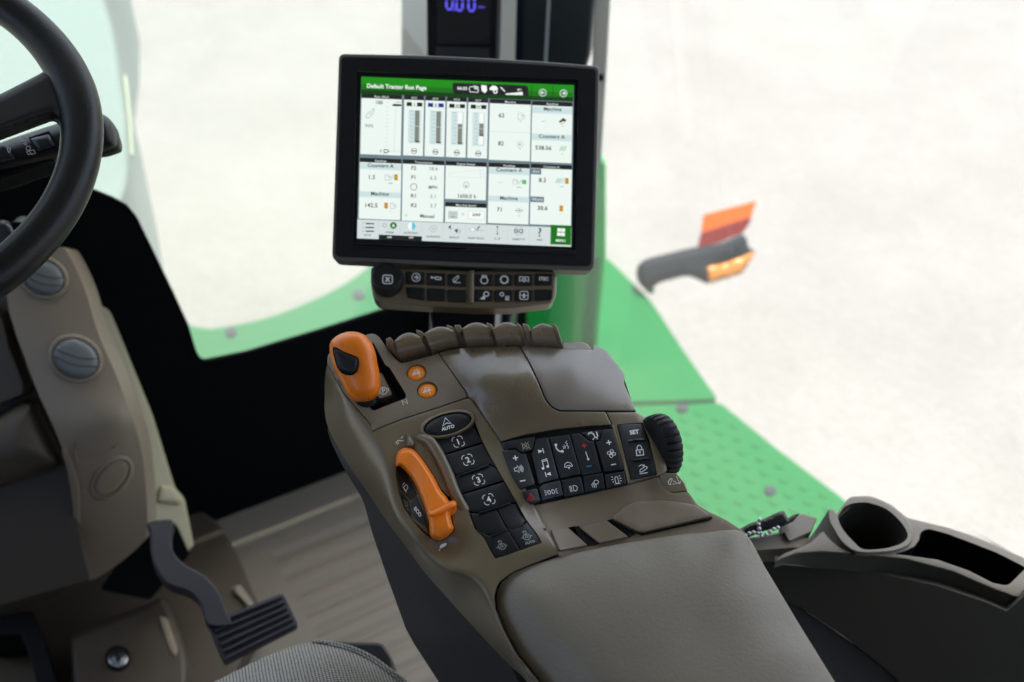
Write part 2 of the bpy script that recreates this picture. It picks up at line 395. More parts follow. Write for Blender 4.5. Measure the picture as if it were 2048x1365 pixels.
# ================================================================== setting: ground, floor, sky comes from the world
MB().add([(-90, -90, -1.4), (90, -90, -1.4), (90, 90, -1.4), (-90, 90, -1.4)], [[0, 1, 2, 3]], 'gravel').build('ground', kind='structure')
fb = MB(); nx, ny = 2, 420; xs = [.262, .90]
vs = []
for j in range(ny+1):
    y = -.8+(1.25+.8)*j/ny; ph = (y % .042)/.042; d = max(0, math.cos(2*math.pi*ph))**.7*.0055 if y < 1.12 else 0
    vs += [(xs[0], y, -d), (xs[1], y, -d)]
fb.add(vs, [[2*j, 2*j+1, 2*j+3, 2*j+2] for j in range(ny)], 'floor')
fb.box((-.9, -.8, -.05), (.262, 1.26, .001), 'floor').box((.262, -.8, -.05), (.94, 1.26, -.012), 'floor')
fb.build('floor', kind='structure', sharp=60)
# ------------------------------------------------------------------ cab shell: roof, rear wall, front wall
rf = MB(); rf.box((-1.2, -1.0, 1.66), (1.32, 1.45, 1.78), 'headliner'); rf.build('cab_roof', label='grey moulded headliner roof over the tractor cab', cat='roof')
rw = MB(); rw.box((-.95, -.95, -.05), (1.0, -.9, 1.25), 'black'); rw.box((-.95, -.95, .95), (-.85, -.85, 1.66), 'black'); rw.box((.9, -.95, .95), (1.0, -.85, 1.66), 'black')  # unseen wall behind the camera, raised to cut light from the rear
rw.build('cab_rear_wall', label='unseen black rear wall and posts behind the driver, raised to cut light', cat='wall')
FW = Surf((0, 1.215, 0), (0, -1, 0))
fw = MB()
fw.plate(fil([(-300, 300), (100, 350), (200, 386), (229, 398), (256, 413), (275, 436), (308, 503.5), (346.5, 583), (376, 647), (392, 700), (404, 724, 18), (493, 706), (639.5, 662), (786, 615), (1050, 535), (1060, 800), (700, 942), (440, 1042), (-300, 1345)], 3), FW, 'black_wall', t=6, r=2)
fw.build('front_wall', label='black front wall trim framing the windscreen above the floor mat', cat='wall')
# windscreen and side window
gp = MB(); gp.box((-.95, 1.262, .02), (.80, 1.266, 1.66), 'glass_front')
gp.build('windscreen', label='tinted green windscreen pane with glare mixed in as haze beyond the steering wheel', cat='window')
SW = Surf((.945, 0, 0), (-1, 0, 0))
sw_ = MB(); sw_.box((.945, -.85, -.1), (.949, 1.75, 1.66), 'glass_side')
so = sw_.build('side_window', label='clear side window pane right of the console, dotted band along its lower rear edge', cat='window')
fr = MB()
for i in range(34):
    for j in range(9):
        x, y = 1935+i*4.2+(j % 2)*2.1, 1068+i*2.5+j*4.0-14
        rr_ = min(1.5, .25+.018*(x-1935)+.13*j)
        if rr_ > .4: fr.flat(ell(x, y, rr_, rr_, 0, 8), SW, 'black', h=2)
fr.build('frit_dots', so, kind='stuff')
# corner pillar
PL = Surf((0, 1.185, 0), unit((-.45, -1, 0)))
PL = Surf((.80, 1.16, .7), unit((-.62, -.75, .25)))
p = thing('corner_pillar', 'dark front corner pillar with cream edge strips behind the monitor', 'pillar', PL.P(1100, 60))
MB().plate([(1046, -60), (1194, -60), (1180, 110), (1024, 640), (1016, 760), (985, 760), (1003, 640)], PL, 'pillar', t=70, r=6, rh=8).build('post', p)
MB().plate([(1098, -60), (1104, -60), (1092, 160), (1086, 160)], PL, 'pillar_grey', t=3, r=1.5, h=4).build('seam_trim', p)
MB().plate([(1001, -60), (1034, -60), (1024, 300), (992, 760), (972, 760), (994, 300)], PL, 'cream', t=20, r=3, h=6).build('edge_strip', p)
MB().plate([(1035, -60), (1050, -60), (1042, 300), (1004, 760), (993, 760), (1026, 300)], PL, 'grey_plastic', t=18, r=2, h=2).build('weather_strip', p)
MB().plate([(1193, -60), (1224, -60), (1214, 130), (1202, 330), (1180, 330), (1184, 130)], PL, 'cream', t=10, r=3, h=-12).build('edge_strip', p)
MB().plate([(803, -60), (862, -60), (862, 300), (803, 300)], PL, 'pillar_grey', t=12, r=2, h=-40).build('side_panel', p)
MB().plate([(803, 55), (812, 62), (846, 108), (860, 160), (803, 160)], PL, 'pillar', t=3, r=1, h=-37).build('dark_reflection', p)  # dark diagonal reflection on the side panel, made as a thin plate
MB().plate([(868, 600), (978, 600), (976, 760), (864, 760)], PL, 'black', t=10, r=1, h=8).build('lower_cover', p)
MB().plate([(862, 600), (868, 600), (865, 760), (858, 760)], PL, 'pillar_grey', t=10, r=1, h=10).build('lower_trim', p)
MB().plate(fil([(1196, 150), (1207, 152), (1207, 162), (1196, 164)], 4), PL, 'grey_plastic', t=20, r=1, h=6).build('stud', p)
# corner post display
PD = Surf(at(925, 60, 1.25), unit(-FF+RR*-.1+UU*-.1))
p = thing('corner_display', 'narrow black display on the corner pillar with violet 0.00 speed digits', 'display', PD.P(925, 60))
MB().plate(fil([(853, -80), (999, -80), (991, 190), (855, 190)], 4), PD, 'black', t=35, r=3).build('housing', p)
MB().plate([(873, -70), (984, -70), (979, 88), (875, 88)], PD, 'rubber', t=1, r=1, h=1).build('screen', p)
MB().plate([(872, 94), (978, 97), (977, 180), (873, 180)], PD, 'button', t=1, r=1, h=1.2).build('lower_panel', p)
dg = MB()
def seg(mb, cx, cy, wd, ht, k, S, mt, h, lw):
    # four closed sides of a "0"
    ex = (.999, .035); 
    P = lambda a, b: (cx+a*wd+b*ht*.0, cy+a*wd*.035+b*ht)
    g = .08
    for a in [((-.5, -.5+g), (-.5, -g*.5)), ((-.5, g*.5), (-.5, .5-g)), ((.5, -.5+g), (.5, -g*.5)), ((.5, g*.5), (.5, .5-g)), ((-.5+g, -.5), (.5-g, -.5)), ((-.5+g, .5), (.5-g, .5))]:
        mb.stroke([P(*a[0]), P(*a[1])], S, mt, wd=lw, h=h)
for cx_, cy_ in ((899, 2), (919, 4), (943, 5)): seg(dg, cx_, cy_, 12, 34, 0, PD, 'digit', 1.5, 4.2)
dg.flat(ell(909.5, 20, 2.2, 2.2, 0, 10), PD, 'digit', 1.5)
dg.text('MPH', 963, 15, 5, PD, 'digit', h=1.5, ex=(1, .04)); dg.build('speed_digits', p)
# ================================================================== outside: hood, fender, platform, lamp
HD = Surf((0, 0, .42), (0, 0, 1))
p = thing('engine_hood', 'green engine hood, sky reflection paled into its colour, with a yellow edge stripe beyond the windscreen', 'hood', HD.P(100, 200))
MB().plate(spl([(-900, -300), (120, -300), (196, -40), (228, 60), (244, 160), (258, 270), (256, 380), (200, 470), (60, 560), (-900, 700)], 5), HD, 'hood', t=500, r=14, rh=35).build('panel', p)
MB().plate([(248, 150), (253, 150), (262, 240), (266, 310), (261, 310), (257, 240)], HD, 'yellow', t=6, r=1, h=-30).build('stripe', p)
PF = Surf((0, 0, -.20), (0, 0, 1))
p = thing('front_fender', 'green front fender edge with two bolts seen low through the windscreen', 'fender', PF.P(560, 680))
MB().plate(spl([(330, 662), (420, 658), (520, 640), (600, 612), (680, 574), (735, 536), (765, 505), (840, 500), (1000, 560), (1000, 760), (330, 900)], 4), PF, 'green', t=60, r=6, rh=10).build('panel', p)
for x, y in ((718, 587), (462, 662)): MB().plate(ell(x, y, 11, 8), PF, 'bolt_grey', t=4, r=3, h=12, rh=3).build('bolt', p)
PG = Surf((0, 1.80, 0), unit((-.5, -1, 0)))
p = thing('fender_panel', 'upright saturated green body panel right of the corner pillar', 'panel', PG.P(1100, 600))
MB().plate(fil([(960, 760), (960, 430), (1150, 400), (1186, 318), (1204, 312), (1212, 330), (1212, 520), (1190, 760)], 5), PG, 'green_lit', t=40, r=5, rh=10).build('panel', p)
MB().plate([(1184, 520), (1200, 520), (1182, 760), (1164, 760)], PG, 'green', t=10, r=3, h=10).build('edge_trim', p)
p = thing('step_platform', 'green steel step platform with round anti slip lugs right of the console', 'platform', PF.P(1450, 900))
MB().plate(fil([(1150, 600), (1190, 530), (1212, 514, 12), (1300, 600, 15), (1366, 700), (1436, 800, 10), (1250, 806), (1100, 806)], 3), PF, 'green', t=25, r=3, rh=3).build('front_plate', p)
b_ = MB().plate(fil([(1100, 812), (1250, 812), (1440, 806, 10), (1560, 903, 20), (1692, 1002, 20), (1790, 1120), (1600, 1250), (1100, 1100)], 3), PF, 'green', t=25, r=3, rh=3)
PF0 = [PF.P(x, y)[:2] for x, y in [(1240, 830), (1440, 822), (1560, 918), (1680, 1012), (1760, 1120), (1600, 1230), (1100, 1090)]]
k = 0
for i in range(-2, 30):
    for j in range(0, 40):
        X, Y = .9+i*.042+(j % 2)*.021, .1+j*.036
        if inpoly(X, Y, PF0):
            vs = [(X+.011*math.cos(a), Y+.011*math.sin(a), -.1995) for a in [2*math.pi*q/10 for q in range(10)]]
            v2 = [(X+.009*math.cos(a), Y+.009*math.sin(a), -.1975) for a in [2*math.pi*q/10 for q in range(10)]]
            b_.add(vs+v2, [[q, (q+1) % 10, 10+(q+1) % 10, 10+q] for q in range(10)]+[list(range(10, 20))], 'green')
b_.build('tread_plate', p)
for x, y in ((1365, 815), (1541, 981)): MB().plate(ell(x, y, 12, 9), PF, 'bolt_grey', t=3, r=3, h=6, rh=3).build('bolt', p)
PK = Surf(PF.P(1300, 575, 20), unit(-FF*.9+np.array([0, 0, .15])))
p = thing('marker_lamp', 'grey marker lamp arm with amber lens and orange red reflector on the platform corner', 'lamp', PK.P(1300, 575))
b_ = MB(); inflate(b_, spl(zp((258, 500), (268, 462), (310, 432), (400, 408), (560, 370), (700, 350), (800, 310), (835, 298), (858, 330), (866, 366), (898, 388), (895, 410), (860, 440), (760, 460), (690, 490), (660, 560), (600, 540), (540, 520), (460, 535), (380, 560), (340, 590), (300, 585), (268, 550)), 3), PK, 'grey_plastic', 22, 18, t=20, grid=7); b_.build('arm', p)
b_ = MB(); inflate(b_, fil(zp((300, 560), (350, 580), (350, 622), (305, 600)), 3), PK, 'green', 8, 6, t=20, grid=6, h=-6); b_.build('bracket', p)
b_ = MB(); inflate(b_, fil(zp((636, 474), (720, 462), (850, 412), (898, 388), (892, 420), (832, 510), (660, 562), (644, 540)), 4), PK, 'amber', 10, 8, t=20, grid=6, h=20); b_.build('lens', p)
b_ = MB(); b_.plate(fil(zp((606, 292), (882, 202), (872, 240), (836, 290), (700, 345), (586, 372)), 2), PK, 'refl_red', t=5, r=1, h=-2)
b_.plate(fil(zp((622, 190), (910, 114), (882, 200), (606, 290)), 2), PK, 'refl_orange', t=5, r=1, h=-2); b_.build('reflector', p)
# ================================================================== floor pieces, pedal, column
FB = Surf((0, 0, .035), (0, 0, 1))
b_ = MB().plate(fil([(-260, 1250), (330, 1020), (380, 1012), (430, 1040, 10), (450, 1062, 10), (480, 1122), (514, 1200), (530, 1240), (430, 1420), (-260, 1700)], 8), FB, 'floor_brown', t=36, r=6, rh=7)
p = thing('pedal_housing', 'low brown moulded floor housing with a steel bolt beneath the pedal', 'housing', FB.P(240, 1320)); b_.build('base', p)
FB2 = Surf((0, 0, .085), (0, 0, 1))
MB().plate(fil([(140, 1275), (300, 1205), (322, 1192), (342, 1216), (376, 1312), (374, 1420), (150, 1480)], 14), FB2, 'floor_brown', t=60, r=12, rh=12).build('raised_box', p)
MB().plate(fil([(316, 1232), (334, 1236), (356, 1300), (350, 1316), (338, 1300)], 8), FB2, 'column', t=4, r=4, rh=3, h=3).build('box_highlight', p)  # paler plate, the highlight along the raised box put into its colour
MB().plate(fil(zu((-80, 975), (0, 970), (200, 945), (330, 1390), (215, 1390), (170, 1200), (130, 1085), (-80, 1095)), 10), FB2, 'black', t=50, r=3, rh=3, h=10).build('strap', p)
b_ = MB().plate(ell(236, 1317, 26, 26), FB2, 'black', t=2, r=4, h=1.5, rh=1).plate(ell(236, 1316, 20, 19), FB2, 'steel', t=3, r=4, h=6, rh=2)
b_.plate(ell(236, 1314, 13, 12, 10, 6), FB2, 'steel', t=5, r=3, h=12, rh=2).plate(ell(236, 1313, 6, 5, 0, 16), FB2, 'bolt_grey', t=1, r=2, h=12.6, rh=1); b_.build('bolt', p)
MB().plate(fil([(462, 1176), (480, 1170), (508, 1208), (500, 1216), (478, 1192)], 4), Surf((0, 0, .045), (0, 0, 1)), 'trim', t=8, r=3).build('ledge_highlight', p)  # pale plate standing for a highlight on the ledge
PP = Surf((0, 0, .13), unit((0, -.25, 1)))
p = thing('brake_pedal', 'dark ribbed foot pedal on a curved arm above the floor mat', 'pedal', PP.P(500, 1255))
MB().plate(spl([(296, 1046), (300, 1066), (304, 1118), (332, 1166), (378, 1184), (402, 1210), (416, 1250), (462, 1250), (453, 1222), (440, 1188), (410, 1152), (370, 1130), (346, 1102), (342, 1066), (344, 1040)], 3), PP, 'pedal', t=18, r=4, rh=3, h=8).build('arm', p)
b_ = MB().plate(fil([(414, 1246), (566, 1186), (598, 1252), (448, 1328)], 9), PP, 'pedal', t=8, r=3, rh=2)
for k in range(6):
    u0, u1 = k/6+.03, k/6+.10
    L = lambda u: (414+34*u, 1246+82*u); R_ = lambda u: (566+32*u, 1186+66*u)
    a, b, c, d = L(u0), R_(u0), R_(u1), L(u1)
    b_.plate([(a[0]+8, a[1]-3), (b[0]-6, b[1]+3), (c[0]-6, c[1]+3), (d[0]+8, d[1]-3)], PP, 'pedal', t=4, r=2, rh=3, h=5)
b_.build('pad', p)
# steering column cover
KN = unit((-.30, -.75, .59))
KC = Surf(at(150, 720, 1.22), KN, tps([(117, 496, -6), (150, 700, 0), (253, 804, -8), (279, 882, -24), (288, 947, -44), (295, 1063, -92), (13, 590, 0), (65, 759, 0), (123, 895, -4), (159, 1089, -84), (195, 862, 4), (150, 880, 0), (240, 836, 2), (160, 940, -14), (205, 925, -14), (250, 900, -18), (220, 965, -30), (227, 1135, -112), (194, 661, -10), (139, 512, -12), (130, 1187, -118), (168, 577, -10), (100, 640, 0), (140, 800, 2), (210, 1040, -62), (180, 780, 1)]))
K0 = Surf(at(150, 720, 1.22), KN)
p = thing('steering_column_cover', 'grey brown column cover with three round vents below the steering wheel', 'column cover', KC.P(200, 1000))
b_ = MB().skin(spl([(60, 520), (117, 494), (139, 512), (168.6, 577), (194.5, 661.5), (226, 735), (253, 804), (279, 882), (289, 947), (295, 1030), (292, 1072), (275, 1096), (227, 1135), (178, 1160), (159, 1120), (150, 1040), (123, 895), (65, 759), (13, 590)], 4), KC, 'column', grid=16, t=60); b_.build('panel', p)
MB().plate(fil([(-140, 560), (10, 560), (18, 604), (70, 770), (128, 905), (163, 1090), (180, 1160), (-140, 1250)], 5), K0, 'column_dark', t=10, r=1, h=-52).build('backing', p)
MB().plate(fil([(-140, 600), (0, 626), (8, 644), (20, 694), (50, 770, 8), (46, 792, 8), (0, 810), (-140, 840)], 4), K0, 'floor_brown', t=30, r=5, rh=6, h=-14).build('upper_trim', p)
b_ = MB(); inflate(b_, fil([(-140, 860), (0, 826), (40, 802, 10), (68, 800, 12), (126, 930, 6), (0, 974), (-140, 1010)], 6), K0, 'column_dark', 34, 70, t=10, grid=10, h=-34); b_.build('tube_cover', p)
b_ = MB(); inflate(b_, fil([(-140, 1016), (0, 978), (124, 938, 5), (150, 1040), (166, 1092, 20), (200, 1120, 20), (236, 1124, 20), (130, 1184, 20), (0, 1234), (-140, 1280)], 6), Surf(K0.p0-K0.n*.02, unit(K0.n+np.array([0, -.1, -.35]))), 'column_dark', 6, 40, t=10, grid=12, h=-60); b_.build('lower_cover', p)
MB().plate(spl([(124, 905), (131, 898), (146, 930), (158, 980), (160, 1080), (170, 1100), (166, 1105), (152, 1085), (143, 990), (133, 935)], 3), KC, 'column', t=4, r=3, h=4, rh=3).build('edge_bead', p)
b_ = MB().plate(fil([(146, 878, 6), (156, 926, 4), (246, 884, 5), (166, 936, 5), (157, 938, 4), (150, 920)], 2), KC, 'column', t=3, r=1.5, h=2, rh=2); b_.build('crease_bead', p)
for (cx_, cy_, rx, ry, rot, hh) in ((87, 556, 52, 43, 20, 3), (151, 718, 57, 48, 22, 3), (223, 957, 54, 34, -46, 2)):
    v_ = MB().plate(ell(cx_, cy_, rx, ry, rot, 48), KC, 'column', t=5, r=5, rh=3, h=hh, holes=[(ell(cx_, cy_, rx-8, ry-7.5, rot, 40), 2.5, 'vent')]).build('air_vent', p)
    if rot > 0:
        b_ = MB(); inflate(b_, ell(cx_, cy_, rx-9, ry-8.5, rot, 40), KC, 'vent', 5, 22, grid=7, h=hh-2, back=False); b_.build('vent_disc', v_)
        b_ = MB()
        for off, bend in ((-6, 5), (9, 12)):
            b_.stroke(spl([(cx_-rx+14, cy_-14+off), (cx_-12, cy_-3+off+bend*.3), (cx_+14, cy_+6+off), (cx_+rx-14, cy_+6+off)], 5, False), KC, 'column_dark', wd=2.4, h=hh+3.6)
        b_.stroke(spl([(cx_-rx+16, cy_-6), (cx_-rx+20, cy_+16), (cx_-12, cy_+ry-14), (cx_+16, cy_+ry-14)], 5, False), KC, 'column_dark', wd=1.6, h=hh+2.6)
        b_.build('slit', v_)
    else:
        MB().plate(ell(cx_, cy_, rx-13, ry-11, rot, 40), KC, 'column', t=2, r=6, rh=1.5, h=hh).build('vent_disc', v_)
KB = Surf(at(300, 850, 1.40), unit((.35, -.75, .45)))
p = thing('beige_column_trim', 'pale beige trim panel down the right side of the column cover', 'trim panel', KB.P(330, 900))
MB().plate(fil([(160, 560), (182, 596), (217, 617, 8), (232, 650), (305, 830), (350, 976, 8), (369, 996, 10), (388, 1092, 6), (372, 1108, 5), (348, 1048, 8), (296, 1048), (240, 1000), (150, 700)], 5), KB, 'beige', t=45, r=6, rh=6).build('panel', p)
b_ = MB(); inflate(b_, fil([(318, 968), (345, 972), (366, 998), (362, 1012), (312, 1008)], 8), KB, 'beige', 7, 12, grid=5, h=-1, back=False); b_.build('boss', p)
MB().plate(fil([(285, 1050), (352, 1050), (378, 1110), (300, 1200), (200, 1180)], 5), Surf(at(300, 1100, 1.42), unit(-FF)), 'gap', t=4, r=1).build('pedal_opening', p)
# ------------------------------------------------------------------ stalk and steering wheel
ST = Surf(at(120, 280, .93), unit(-FF+UU*.15))
p = thing('control_stalk', 'black multi function stalk with rocker switches behind the steering wheel rim', 'stalk', ST.P(100, 300))
b_ = MB(); inflate(b_, fil(zt((-900, 700), (0, 535), (150, 478), (620, 322), (900, 240), (1180, 182, 60), (1310, 182, 90), (1400, 290, 60), (1456, 500, 60), (1440, 590, 60), (1250, 660, 30), (800, 690), (0, 880), (-900, 1060)), 20), ST, 'rubber', 22, 26, t=6, grid=4.5, pw=.5); b_.build('body', p)
b_ = MB(); inflate(b_, fil(zt((-900, 1000), (0, 820), (480, 700), (760, 640), (740, 700), (700, 790, 60), (300, 910), (0, 1020), (-900, 1200)), 10), ST, 'black', 10, 14, t=20, grid=5, h=-12); b_.build('shroud', p)
MB().plate(fil(zt((350, 470), (610, 385), (700, 585), (470, 655)), 3), ST, 'gap', t=1, r=.5, h=23).build('switch_recess', p)
b_ = MB(); inflate(b_, fil(zt((375, 480), (605, 425), (690, 572), (470, 640)), 2), ST, 'button', 5, 9, grid=5, h=23.5, back=False); b_.build('rocker_switch', p)
b_ = MB(); inflate(b_, fil(zt((-60, 560), (85, 540), (195, 735), (150, 745), (-60, 790)), 3), ST, 'button', 5, 9, grid=5, h=22, back=False)
b_.build('rocker_switch', p)
b_ = MB()
for L_ in ([(252, 470), (318, 510), (268, 510), (252, 470)], [(290, 540), (325, 535), (330, 555), (300, 560)]): b_.stroke(zt(*L_), ST, 'white', wd=1.1, h=23.6)
b_.stroke(ell(*zt(350, 600), 4.4, 4.4, 0, 14), ST, 'white', wd=1.1, h=23.6, closed=True)
b_.stroke(zt((330, 640), (420, 622), (440, 665), (350, 680)), ST, 'white', wd=1.1, h=23.6, closed=True); b_.stroke(zt((360, 640), (405, 685)), ST, 'white', wd=1.1, h=23.6)
b_.build('switch_symbol', p); b_ = MB()
b_.stroke(spl(zt((90, 600), (130, 605), (115, 650), (100, 640)), 4), ST, 'white', wd=1.2, h=28, closed=True)
b_.build('switch_symbol', p); b_ = MB(); b_.stroke(zt((1250, 262), (1280, 265), (1270, 295)), ST, 'white', wd=1.2, h=21); b_.build('switch_symbol', p); b_ = MB(); b_.stroke(zt((705, 300), (800, 385)), ST, 'white', wd=1.2, h=23); b_.build('switch_symbol', p)
p = thing('column_lever', 'small black lever tip with a shiny edge below the stalk', 'lever', at(10, 480, 1.1))
LV = Surf(at(10, 480, 1.1), -FF)
b_ = MB(); inflate(b_, fil([(-40, 452), (8, 440, 4), (16, 450, 4), (31, 474, 3), (16, 500), (0, 520), (-40, 530)], 2), LV, 'rubber', 8, 8, t=10, grid=5); b_.build('tip', p)
MB().stroke([(14, 449), (21, 454), (29, 472)], LV, 'silver', wd=2, h=9).build('edge', p)
p2 = MB(); p2.tube([LV.P(62, 456, -40), LV.P(48, 452, -25), LV.P(38, 462, -10)], .011, 'rubber', seg=16)
tag(p2.build('round_lever'), 'dark round knob end just right of the shiny lever tip', 'lever')
WC = np.array((-.080, .875, .938)); WN = unit((0, -.4226, .9063)); WR = .190
we1 = unit(np.cross([0, 0, 1], WN)); we2 = np.cross(WN, we1); WS = Surf(WC, WN)
p = thing('steering_wheel', 'black leather steering wheel rim with a thick spoke', 'steering wheel', WC)
NS = 120; pts = []; rs = []
q0 = WS.P(140, 180)-WC; aS = math.atan2(q0@we2, q0@we1)
for i in range(NS):
    a = 2*math.pi*i/NS; pts.append(WC+(we1*math.cos(a)+we2*math.sin(a))*WR)
    d = abs((a-aS+math.pi) % (2*math.pi)-math.pi); rs.append(.0158*(1+.10*math.exp(-(d/.35)**2)))
MB().tube(pts, rs, 'leather', seg=28, closed=True).build('rim', p)
b_ = MB(); inflate(b_, fil([(-420, 420), (-330, 300), (0, 189), (84, 146, 20), (150, 100, 10), (165, 200, 10), (120, 250), (106, 226, 10), (0, 265), (-330, 400), (-400, 460)], 10), WS, 'rubber', 9, 16, t=6, grid=5, h=-4); b_.build('spoke', p)
b_ = MB(); b_.tube([WC-WN*.03, WC+WN*.012], .055, 'rubber', seg=36); b_.build('hub', p)
MB().tube([WC-WN*.02, WC-WN*.30+np.array((0, .02, 0))], .035, 'black', seg=24).build('column_shaft', p)
# ================================================================== seat
SE = Surf((0, 0, .50), (0, 0, 1), tps([(380, 1400, -40), (500, 1325, -34), (560, 1300, -32), (650, 1283, -30), (740, 1310, -34), (820, 1365, -40), (650, 1330, -2), (640, 1420, 12), (560, 1380, 2), (740, 1370, -6), (520, 1420, 2), (800, 1440, -12), (900, 1600, -10), (300, 1600, 0), (640, 1600, 14)]))
p = thing('driver_seat', 'grey woven fabric seat cushion at the bottom edge of the photo', 'seat', SE.P(650, 1400))
MB().skin(spl([(250, 1480), (380, 1392), (500, 1328), (560, 1302), (610, 1287), (650, 1283), (700, 1292), (745, 1312), (785, 1340), (820, 1368), (900, 1470), (960, 1650), (600, 1750), (200, 1650)], 4), SE, 'fabric', grid=14, t=70).build('cushion', p)
MB().tube(spl3([SE.P(x, y, 0) for x, y in ((625, 1286), (650, 1286), (700, 1296), (744, 1316), (784, 1345), (820, 1374), (880, 1440))]), .0022, 'fabric', seg=8).build('piping', p)
MB().stroke(spl([(632, 1287), (650, 1289), (699, 1301), (741, 1321), (780, 1349), (815, 1378)], 6, False), SE, 'black', wd=1.6, h=1.0).build('seam', p)
MB().plate(fil([(640, 1284), (764, 1286, 12), (786, 1318, 12), (789, 1350), (760, 1390), (660, 1360)], 3), Surf(at(740, 1320, 1.08), unit((-.2, -.2, 1))), 'rubber', t=30, r=5, rh=6).build('adjuster_handle', p)
MB().box((-.28, -.28, .0), (.16, .10, .40), 'black').build('pedestal', p)
b_ = MB(); bq = [(-.30, -.42, .45), (.26, -.42, .45), (.26, -.30, .45), (-.30, -.30, .45), (-.26, -.62, 1.25), (.22, -.62, 1.25), (.22, -.52, 1.27), (-.26, -.52, 1.27)]
b_.add(bq, [[0, 3, 2, 1], [4, 5, 6, 7], [0, 1, 5, 4], [1, 2, 6, 5], [2, 3, 7, 6], [3, 0, 4, 7]], 'fabric').build('added_backrest', p)  # unseen backrest behind the camera, added to block light from the rear

# ================================================================== armrest console
TN = unit(np.array([0, 0, 1.])*math.cos(math.radians(10))-unit(np.array([FF[0], FF[1], 0]))*math.sin(math.radians(10)))
HC = tps([(600, 650, 0), (656, 709, 0), (690, 790, 0), (748, 862, 0), (600, 900, 0), (789, 1000, 0), (700, 1100, 0), (862, 1114, 0), (850, 1250, -4), (940, 1143, -2), (988, 1215, -7), (1020, 1290, -10), (1060, 1364, -13), (1000, 1440, -14), (1200, 1500, -18),
          (882, 814, 0), (935, 796, 1), (1002, 884, 1), (1060, 995, 0), (1119, 1108, -1), (1000, 1146, -3), (900, 950, 0), (870, 880, 0), (960, 1080, 0), (1050, 1060, 0),
          (730, 671, 0), (803, 727, 0), (877, 706, 1), (780, 780, 0), (850, 780, 0),
          (890, 702, 1), (960, 693, 5), (1038, 693, 8), (960, 760, 13), (1040, 760, 21), (1000, 830, 7), (1091, 800, 15), (1046, 869, 2), (1110, 858, 3), (1175, 851, 3), (1221, 848, 3),
          (1125, 697, 6), (1186, 690, -1), (1245, 743, -8), (1150, 740, 13), (1180, 800, 6), (1210, 760, 2), (1273, 823, 0),
          (997, 886, -2), (1061, 1011, -5), (1254, 967, -3), (1150, 930, -3), (1284, 846, 0), (1313, 950, -1),
          (1100, 1020, -9), (1200, 1000, -10), (1300, 975, -8), (1130, 1075, -7), (1250, 1060, -6), (1376, 983, -8), (1395, 1010, -6), (1480, 1060, -5), (1350, 1060, -4), (1119, 1125, -8)])
T0 = at(1000, 850, .80)
HTOP = HC
E_ED = np.array(spl([(630, 690), (656, 728), (690, 788), (744, 863), (762, 892), (775, 925), (783, 962), (790, 1000), (803, 1034), (828, 1073), (862, 1110), (900, 1134), (938, 1144), (968, 1166), (986, 1200), (1003, 1250), (1030, 1305), (1070, 1364), (1160, 1470)], 8, False))
B_ED = np.array(spl([(620, 720), (646, 765), (648, 820), (655, 855), (675, 895), (701, 938.5), (734, 985), (771, 1042), (809, 1093), (847, 1144), (892, 1195), (937, 1245), (982, 1294), (1018, 1331), (1043, 1356), (1120, 1440), (1180, 1510)], 8, False))
LREG = [tuple(q) for q in E_ED]+[tuple(q) for q in B_ED[::-1]]
def pdist(P, x, y):
    a = P[:-1]; e = P[1:]-a; q = np.array([x, y])-a; t = np.clip((q*e).sum(1)/((e*e).sum(1)+1e-9), 0, 1)
    return math.sqrt(float(np.min(((q-e*t[:, None])**2).sum(1))))
def HC(x, y):
    h = HTOP(x, y)-9*math.exp(-(((x-884)/42)**2+((y-1096)/30)**2))-4*math.exp(-(((x-815)/26)**2+((y-960)/95)**2))
    if x > 1110 or x-y*.9 > 60: return h
    dE = pdist(E_ED, x, y); dB = pdist(B_ED, x, y)
    if inpoly(x, y, LREG): t = dE/(dE+dB+1e-6); return h-62*t*t*(1.7-.7*t)
    if dB < dE: return h-62-dB*.3
    return h
CS = Surf(T0, TN, HC); CF = Surf(T0, TN)
con = thing('armrest_console', 'brown armrest console with an orange lever, orange throttle and black keypads', 'control console', CS.P(1000, 1000, -200))
L_B = [(877, 706), (890, 702), (920, 696.5), (960, 693.5), (1000, 692.5), (1038.5, 693), (1058, 727), (1078, 770), (1090, 801, 8), (1103, 816, 8), (1119, 823.3, 6), (1211, 824.5), (1223, 850), (1175, 852.5), (1110, 859.5), (1046, 870.5), (1003, 883.5), (945, 799), (935, 794), (933, 785)]
L_C = [(1041, 693), (1075, 692), (1125, 697.5), (1186, 700.5), (1186, 689, 4), (1210, 699, 10), (1245, 743, 6), (1249.5, 752, 5), (1247.5, 767, 8), (1261, 798), (1273, 822.5), (1119, 821), (1104, 814, 8), (1092, 800, 8), (1080, 769), (1060, 726.5)]
L_A = [(656, 709, 6), (680, 690), (730, 671, 4), (745, 667, 6), (756, 672, 6), (769, 690), (782, 708), (795, 722, 6), (803, 727, 5), (811, 725.5), (866, 711.5), (876, 706.5), (932, 786), (934, 795), (882, 813), (801, 839), (752, 858.5), (744, 863, 4), (741, 848), (688, 787), (654, 727, 4)]
L_G = [(654, 729, 4), (688, 789), (741, 850), (746, 866, 4), (754, 860, 4), (802, 841), (883, 815), (935.5, 797), (943, 800), (1000, 884), (1119, 1108, 4), (1061, 1129), (1024, 1145, 10), (996, 1166, 10), (988, 1192, 12), (991, 1219), (1009, 1264), (1033, 1309), (1078, 1364), (1150, 1450)]+[(x+1.2, y-.8) for x, y in B_ED[::-1] if 785 < y < 1445]+[(649, 768), (651, 745)]
